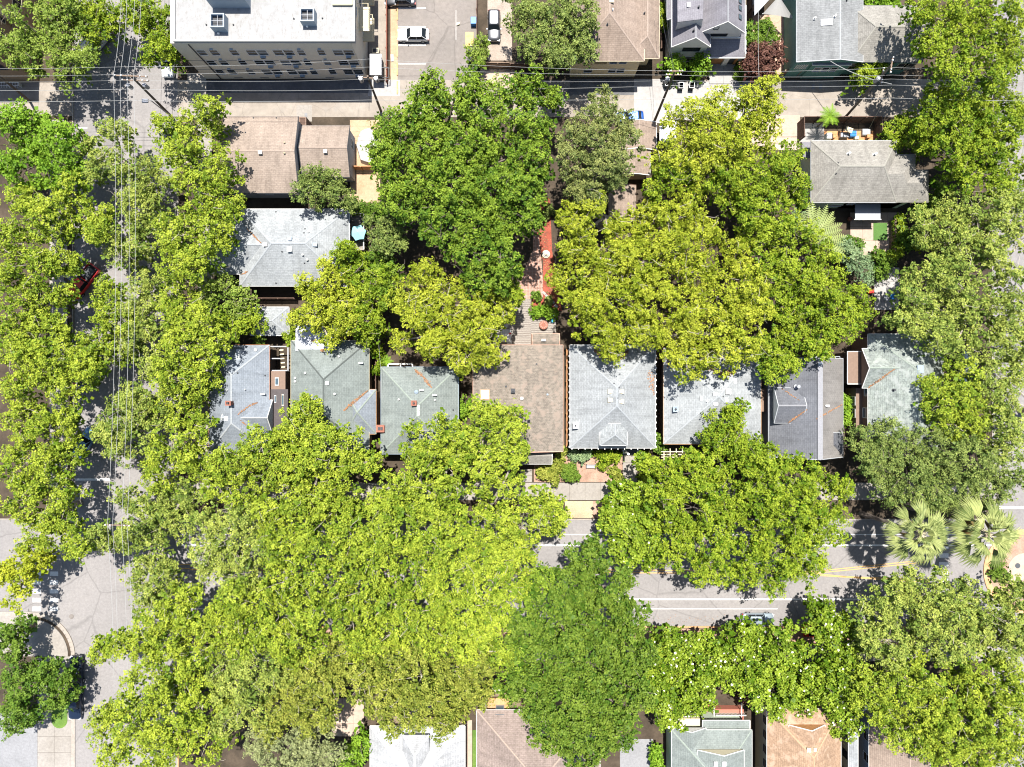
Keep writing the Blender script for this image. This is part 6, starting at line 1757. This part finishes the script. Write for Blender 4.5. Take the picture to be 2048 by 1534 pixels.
# white van
def van():
    px, py, ang = 186, 84, 50
    x, y, _ = P(px, py, 1.2); root = empty('parked_van', (x, y, .01), R(ang), 'white van parked diagonally under the feathery tree', 'van')
    m = LMB()
    prof = [(-2.6,.35),(-2.6,1.2),(-2.5,1.95),(1.35,2.0),(1.9,1.25),(2.45,1.05),(2.6,.8),(2.6,.35)]
    W = 1.9; n = len(prof)
    for sy, sc in ((-1,1),(1,1)):
        for (a, b) in prof: m.v.append((a, sy*W/2*(.90 if b > 1.5 else 1), b))
    for i in range(n): j = (i+1) % n; m.f.append((i,j,n+j,n+i)); m.m.append(0)
    m.f.append(tuple(reversed(range(n)))); m.m.append(0); m.f.append(tuple(range(n,2*n))); m.m.append(0)
    m.build('body', white_c, root, bevel=.10)
    m = LMB(); m.poly([(1.37,-.78,1.99),(1.93,-.82,1.28),(1.93,.82,1.28),(1.37,.78,1.99)]); m.v = [(a+.03,b,c+.02) for a,b,c in m.v]; m.build('windscreen', glass, root)
    for sy in (-1, 1):
        m = LMB(); m.poly([(.3,sy*.90,1.85),(1.25,sy*.90,1.85),(1.6,sy*.965,1.3),(.3,sy*.965,1.3)]); m.build('side_window', glass, root)
        for sx in (-1.7, 1.75):
            m = LMB(); m.tube((sx,sy*.75,.36),(sx,sy*.97,.36),.36,.36,16); wh = m.build('wheel', black, root)
            m = LMB(); m.tube((sx,sy*.9,.36),(sx,sy*.985,.36),.2,.2,12); m.build('rim', rim_m, wh)
        m = LMB(); m.obox((2.5,sy*.72,.9),(.2,.3,.2)); m.build('headlight', lamp_w, root)
    m = LMB(); m.box(-2.0,.6,-.62,-.58,2.02,2.1); m.box(-2.0,.6,.58,.62,2.02,2.1); m.box(-1.6,-1.54,-.7,.7,2.1,2.15); m.box(.1,.16,-.7,.7,2.1,2.15); m.build('roof_rack', metal_l, root)
van()
def truck():
    x, y, _ = P(163, 562, 1.2); root = empty('red_truck', (x, y, .01), R(232), 'red pickup truck with a black bed parked diagonally in the tree gap', 'truck')
    m = LMB(); m.box(-2.7,-.3,-.92,-.84,.5,1.1); m.box(-2.7,-.3,.84,.92,.5,1.1); m.box(-2.7,-2.6,-.84,.84,.5,1.1); m.box(-.3,2.5,-.93,.93,.45,1.05); m.build('body', redc, root, bevel=.05)
    m = LMB(); m.box(-2.6,-.3,-.84,.84,.45,.62); m.box(-2.2,-.6,-.55,.5,.62,.95,1); m.build('bed', [charcoal, darkgrey], root)
    m = LMB(); b = len(m.v); m.v += [(-.3,-.86,1.05),(1.35,-.86,1.05),(1.35,.86,1.05),(-.3,.86,1.05),(-.15,-.7,1.72),(.8,-.7,1.72),(.8,.7,1.72),(-.15,.7,1.72)]
    for q in ((0,1,5,4),(1,2,6,5),(2,3,7,6),(3,0,4,7),(4,5,6,7)): m.f.append(tuple(b+i for i in q)); m.m.append(0)
    m.build('cab_windows', glass, root)
    m = LMB(); m.box(-.17,.82,-.72,.72,1.72,1.78); m.build('cab_roof', redc, root, bevel=.03)
    m = LMB(); m.box(1.4,2.6,-.90,.90,1.05,1.12); m.build('hood', redc, root, bevel=.04)
    for sx in (-1.7,1.75):
        for sy in (-1,1):
            m = LMB(); m.tube((sx,sy*.72,.38),(sx,sy*.96,.38),.38,.38,16); wh = m.build('wheel', black, root)
            m = LMB(); m.tube((sx,sy*.9,.38),(sx,sy*.975,.38),.2,.2,12); m.build('rim', rim_m, wh)
truck()

# ---------------------------------------------------------------- small things
def bin_(px, py, ang, label, mat, lid):
    x, y, _ = P(px, py, 1.0); root = empty('trash_bin', (x, y, .01), R(ang), label, 'trash bin', 'open trash bins by the utility pole')
    m = LMB(); t = .04
    b = [(-.26,-.30,0),(.26,-.30,0),(.26,.30,0),(-.26,.30,0)]; u = [(-.36,-.42,1.05),(.36,-.42,1.05),(.36,.42,1.05),(-.36,.42,1.05)]
    ui = [(-.30,-.36,1.05),(.30,-.36,1.05),(.30,.36,1.05),(-.30,.36,1.05)]; bi = [(-.22,-.26,.05),(.22,-.26,.05),(.22,.26,.05),(-.22,.26,.05)]
    m.v = b+u+ui+bi; 
    for i in range(4):
        j = (i+1) % 4; m.f += [(i,j,4+j,4+i),(4+i,4+j,8+j,8+i),(8+i,8+j,12+j,12+i)]; m.m += [0,1,2]
    m.f.append((12,13,14,15)); m.m.append(2)
    m.build('body', [mat, cap_white, charcoal], root)
    m = LMB(); m.box(-.3,.3,.44,.50,.35,1.0); m.build('lid', lid, root)
    for sx in (-1,1):
        m = LMB(); m.tube((sx*.20,-.38,.12),(sx*.28,-.38,.12),.12,.12,12); m.build('wheel', black, root)
bin_(1334,165,20,'leftmost of three open trash bins, tilted beside the pole', darkgrey, charcoal)
bin_(1362.5,170.5,0,'middle one of three open trash bins below the farmhouse', darkgrey, charcoal)
bin_(1384,170,-5,'rightmost of three open trash bins, with turquoise inside', darkgrey, teal_p)
def dumpster(px, py, w, d, hh, label, body, lid, ribs):
    x, y, _ = P(px, py, hh); root = empty('dumpster', (x, y, .01), 0, label, 'dumpster')
    m = MB(); m.box(x-w/2,x+w/2,y-d/2,y+d/2,.1,hh); m.build('body', body, root, bevel=.04)
    m = MB(); m.box(x-w/2-.04,x+w/2+.04,y-d/2-.04,y+d/2+.04,hh,hh+.06)
    for k in range(ribs): yy = y-d/2+(k+.5)*d/ribs; m.box(x-w/2,x+w/2,yy-.04,yy+.04,hh+.06,hh+.10)
    m.build('lid', lid, root)
    for sx in (-1,1):
        m = MB(); m.tube((x+sx*w*.35,y-d*.4,.08),(x+sx*w*.35+.06,y-d*.4,.08),.09,.09,8); m.build('wheel', black, root)
dumpster(939,79,1.05,2.0,1.2,'yellowish tan dumpster at the right side of the parking lot',darkgrey,plain('tan_lid', (.50,.30,.12), .6),2)
dumpster(944,107,1.2,2.0,1.2,'dark ribbed dumpster just below the yellowish one',charcoal,charcoal,9)
# front bench of the bungalow
def bench(px, py, L, ang, matl, label, name='park_bench'):
    x, y, _ = P(px, py, .45); root = empty(name, (x, y, .02), R(ang), label, 'bench')
    for k in range(4):
        m = LMB(); m.box(-L/2,L/2,-.22+k*.12,-.13+k*.12,.42,.45); m.build('seat_slat', matl, root)
    for k in range(3):
        m = LMB(); m.box(-L/2,L/2,.27+k*.02,.29+k*.02,.52+k*.12,.61+k*.12); m.build('back_slat', matl, root)
    for sx in (-1,1):
        m = LMB(); m.box(sx*L/2-.03,sx*L/2+.03,-.26,.32,.58,.62); m.box(sx*L/2-.03,sx*L/2+.03,-.26,-.2,0,.58); m.box(sx*L/2-.03,sx*L/2+.03,.27,.33,0,.85); m.build('end_frame', charcoal, root)
bench(1182,933,1.35,0,greywall,'grey metal bench with dark ends in the garden below the bungalow')
bench(63,1442,1.7,84,wood_or,'brown wooden bench at the edge of the grey court, bottom left','wooden_bench')
# deck with furniture behind the brown roof house
dk = House('wooden_deck', 'weathered grey wooden deck stepping down to the red brick path', 1044, 645, 'deck')
m = MB(); X0, Y1, _ = P(1024,598,.5); X1, Y0, _ = P(1062,692,.5)
for k in range(26): yy = Y0+(Y1-Y0)*k/26; m.box(X0,X1,yy,yy+(Y1-Y0)/26*.84,.42,.47)
m.build('deck_boards', deckwood, dk.root)['kind'] = 'stuff'
X2, Y3, _ = P(1112,632,.5); X1b, Y2, _ = P(1062,668,.5); m = MB()
for k in range(10): yy = Y2+(Y3-Y2)*k/10; m.box(X1b+.01,X2,yy,yy+(Y3-Y2)/10*.84,.42,.47)
m.build('deck_side_boards', deckwood, dk.root)['kind'] = 'stuff'
m = MB(); m.box(X0,X1,Y0,Y1,0,.41); m.build('deck_frame', wood_dk, dk.root)
m = MB(); u = P(1062,598,1.3); v = P(1062,624,1.3); m.box(u[0]-.05,u[0]+.05,v[1],u[1],1.2,1.27); w_ = P(1110,624,1.3); m.box(u[0],w_[0],v[1]-.05,v[1]+.05,1.2,1.27)
for k in range(6): yy = v[1]+(u[1]-v[1])*k/5; m.box(u[0]-.03,u[0]+.03,yy-.03,yy+.03,.47,1.2)
m.build('railing', wood, dk.root)
def patio_table(px, py, label):
    x, y, _ = P(px, py, .75); root = empty('patio_table', (x, y, .47), 0, label, 'table')
    m = LMB()
    for k in range(5): m.box(-.75+k*.3,-.48+k*.3,-.9,.9,.7,.74)
    m.build('tabletop', white, root)
    for sx in (-.6,.6):
        for sy in (-.75,.75): m = LMB(); m.box(sx-.04,sx+.04,sy-.04,sy+.04,0,.7); m.build('leg', white, root)
def patio_chair(px, py, ang, label, mat=white):
    x, y, _ = P(px, py, .5); root = empty('patio_chair', (x, y, .47), R(ang), label, 'chair', 'white deck chairs')
    m = LMB()
    for k in range(4): m.box(-.26,.26,-.25+k*.13,-.15+k*.13,.40,.44)
    m.build('seat', mat, root)
    m = LMB()
    for k in range(4): m.box(-.26+k*.14,-.16+k*.14,.25,.29,.44,.95)
    m.build('backrest', mat, root)
    for sx in (-1,1):
        m = LMB(); m.box(sx*.28-.03,sx*.28+.03,-.25,.27,.6,.64); m.box(sx*.28-.03,sx*.28+.03,-.25,-.2,0,.6); m.box(sx*.28-.03,sx*.28+.03,.22,.27,0,.6); m.build('leg_frame', mat, root)
sheet('deck_slab', rect(985,645,1024,692), .46, deckwood, thick=.45)
patio_table(1012,672,'white slatted table on the deck next to the brown roof edge')
patio_chair(1012,652,0,'white slatted chair above the white deck table'); patio_chair(998,672,90,'white slatted chair left of the white deck table'); patio_chair(1019,684,180,'white slatted chair at the lower right of the white deck table')
x, y, z = P(1020,667,1.22); m = MB(); m.box(x-.15,x+.15,y-.1,y+.1,1.22,1.35); tag(m.build('red_bag', red_p), 'small red object on the white deck table', 'bag')
# round brown umbrella/table
rt = empty('fire_bowl', P(1087,650,.5), 0, 'round brown patterned table in the shade on the deck', 'table')
c = P(1087,650,1.0); m = MB(); m.cyl(c, .62, 1.12, 1.18, 24); m.cyl(c, .3, .5, 1.12, 12, r1=.12); m.build('tabletop', brickred, rt)
for k in range(10):
    a = k*.628; m = MB(); m.obox((c[0]+math.cos(a)*.42, c[1]+math.sin(a)*.42, 1.20), (.2,.14,.03), a); m.build('tile', plain('tile_rose', (.35,.18,.14), .7), rt)
x, y, _ = P(1105,638,1.0); m = MB(); m.box(x-.2,x+.2,y-.45,y+.45,.5,.95); m.box(x-.2,x+.2,y+.40,y+.48,.95,1.4)
tag(m.build('lounge_cushion', plain('blue_cushion', (.05,.35,.6), .7)), 'bright blue cushion right of the round brown table', 'cushion')
def swirl(px, py, label):
    c = P(px, py, .3); root = empty('garden_fountain', c, 0, label, 'fountain')
    for i, (r, z0, z1) in enumerate(((.62,0,.25),(.46,.25,.45),(.28,.45,.7),(.12,.7,.95))):
        m = MB(); m.cyl(c, r, z0, z1, 18, r1=r*.9); m.build('tier', (cream, greywall)[i % 2], root)
swirl(1092,508,'round tiered stone fountain in the red mulch garden')
m = MB()
for i, (px, py) in enumerate(((1088,586),(1094,592),(1100,598),(1106,604),(1112,612))):
    x, y, _ = P(px, py, .1); o_ = MB(); o_.obox((x,y,.06),(.55,.35,.08),-.7)
    tag(o_.build('stepping_stone', concrete_new), ('first','second','third','fourth','last')[i]+' pale stepping stone down the diagonal row in the red mulch', 'stepping stone', 'stepping stones in the red mulch')
T('garden_plant','small green plant in the red mulch above the deck planter','green',1.0,[(1073,592,5)],cat='plant',twigs=0,scale=.4)
T('garden_plant','thin pale plant among the stepping stones','oak',1.2,[(1098,600,7),(1096,608,5)],cat='plant',twigs=0,scale=.4)
T('garden_plant','tan dry bush at the top of the red mulch garden','oak',1.6,[(1098,418,10),(1090,430,7)],cat='plant',twigs=0,scale=.4)
# fenced yard clutter
for i, (px, py, w, d, hh, mt, lb) in enumerate(((1659,271,.75,.8,.9,white,'white box at the left of the cluttered fenced yard'),(1669,271,.4,.6,.8,wood_or,'small orange crate beside the white box in the fenced yard'),
    (1690,269,1.2,.7,.8,metal_l,'pale grey cabinet in the middle of the fenced yard'),(1707,267,.9,.8,.7,blue_p,'blue tarp covered box in the fenced yard'),(1714,275,.6,.5,.6,cream,'cream tub below the blue tarp box'),
    (1733,264,1.1,.9,.5,greywall,'grey low platform at the right of the fenced yard'),(1738,272,.5,.5,.8,wood_or,'orange pot on the right side of the fenced yard'))):
    x, y, _ = P(px, py, hh); m = MB(); m.box(x-w/2,x+w/2,y-d/2,y+d/2,0.01,hh); m.box(x-w/2+.06,x+w/2-.06,y-d/2+.06,y+d/2-.06,hh,hh+.03)
    tag(m.build('storage_box', mt, bevel=.03), lb, 'box')
x, y, _ = P(1699,259,1.6); m = MB()
for k in range(4): m.obox((x,y,1.6),(.9-.0,.05,.05),.3) if k == 0 else None
m.obox((x,y,1.5),(1.0,.7,.04),-.35); m.obox((x,y,1.54),(.85,.55,.03),-.35); tag(m.build('drying_rack', cream), 'cream framed screen tilted in the fenced yard', 'screen')
sheet('yard_boards', rect(1648,262,1746,283), .02, wood_or)
# right patio toys
x, y, _ = P(1742,583,.5); m = MB(); m.box(x-.5,x+.4,y-.25,y+.25,.1,.6); m.box(x-.5,x-.4,y-.25,y+.25,.6,1.0); tag(m.build('red_toy', red_p, bevel=.05), 'red plastic seat at the edge of the pale patio, right', 'toy')
x, y, _ = P(1786,593,.3); m = MB(); m.cyl((x,y),.42,.05,.35,18); tag(m.build('blue_tub', blue_p), 'round blue tub under the tree edge by the pale patio', 'tub')
x, y, _ = P(1771,596,.3); m = MB(); m.box(x-.22,x+.22,y-.35,y+.35,.09,.45); tag(m.build('grey_box', greywall, bevel=.03), 'small grey box on the pale patio, right', 'box')
x, y, _ = P(1700,438,.3); m = MB(); m.cyl((x,y),.3,.1,.5,14); m.cyl((x,y),.2,.5,.52,14)
tag(m.build('plant_pot', brickred), 'dark red plant pot below the balcony of the sage house', 'pot')
# red table in yard behind green-grey house
for px, py, lb in ((709,668,'red round stool on the left of the shaded yard behind the green-grey house'),(718,669,'red round stool on the right of the shaded yard behind the green-grey house')):
    x, y, _ = P(px, py, .5); m = MB(); m.cyl((x,y),.3,.4,.48,14); m.cyl((x,y),.06,0,.4,6); tag(m.build('stool', brickred), lb, 'stool')
# recycling bin, shed things by alleys
x, y, _ = P(760,440,1.0)
x, y, _ = P(947,41,.8); m = MB(); m.box(x-.4,x+.4,y-.5,y+.5,0,.9); tag(m.build('blue_bin', blue_p, bevel=.04), 'blue bin in the dark shade beside the wooden fence', 'bin')
x, y, _ = P(916,47,.2); m = MB(); m.obox((x,y,.1),(.5,.35,.16),.3); m.obox((x+.1,y,.22),(.3,.25,.08),.8); tag(m.build('cardboard_box', cream), 'small crumpled pale box on the parking lot near the shade', 'box')
x, y, _ = P(784,115,.2); m = MB(); m.obox((x,y,.08),(.35,1.0,.12),.05); tag(m.build('parking_block', cap_white), 'white slab lying on the tan dirt strip', 'block')
m = MB()
for k in range(6): x, y, _ = P(795, -10+k*37, .1); m.box(x-.12,x+.08,y-.9,y+.9,.0,.12)
m.build('kerb', kerb_orange)['kind'] = 'structure'
# boat cover / white tarps at dirt yard
def tarp(px, py, r, label):
    x, y, _ = P(px, py, .8); rnd = random.Random(px); m = MB(); n = 14; c = (x,y,1.3)
    rim = [(x+r*math.cos(2*math.pi*i/n)*.55*(1+rnd.uniform(-.1,.1)), y+r*math.sin(2*math.pi*i/n)*(1+rnd.uniform(-.1,.1)), .9+rnd.uniform(-.1,.1)) for i in range(n)]
    low = [(a+(a-x)*.12, b+(b-y)*.12, .05) for a, b, c_ in rim]
    for i in range(n): j = (i+1) % n; m.poly([c, rim[i], rim[j]]); m.poly([rim[i], low[i], low[j], rim[j]])
    tag(m.build('covered_boat', sail_m), label, 'tarp')
tarp(735,290,2.6,'white tarp covered boat at the left edge of the green elm')
litter(None, [(1078,400),(1105,600)], 9, 500, 'brown leaf litter scattered over the red mulch', 1, 0)
litter(None, [(1065,940),(1240,940)], 14, 300, 'fallen leaves on the garden bed in front of the bungalow', 1, 0, .05)
litter(None, [(1000,1240),(1700,1240)], 7, 500, 'yellow-brown leaves gathered along the south kerb', 0, 0, .05)
print('leaf quads', NLEAF[0], 'objects', len(bpy.data.objects))
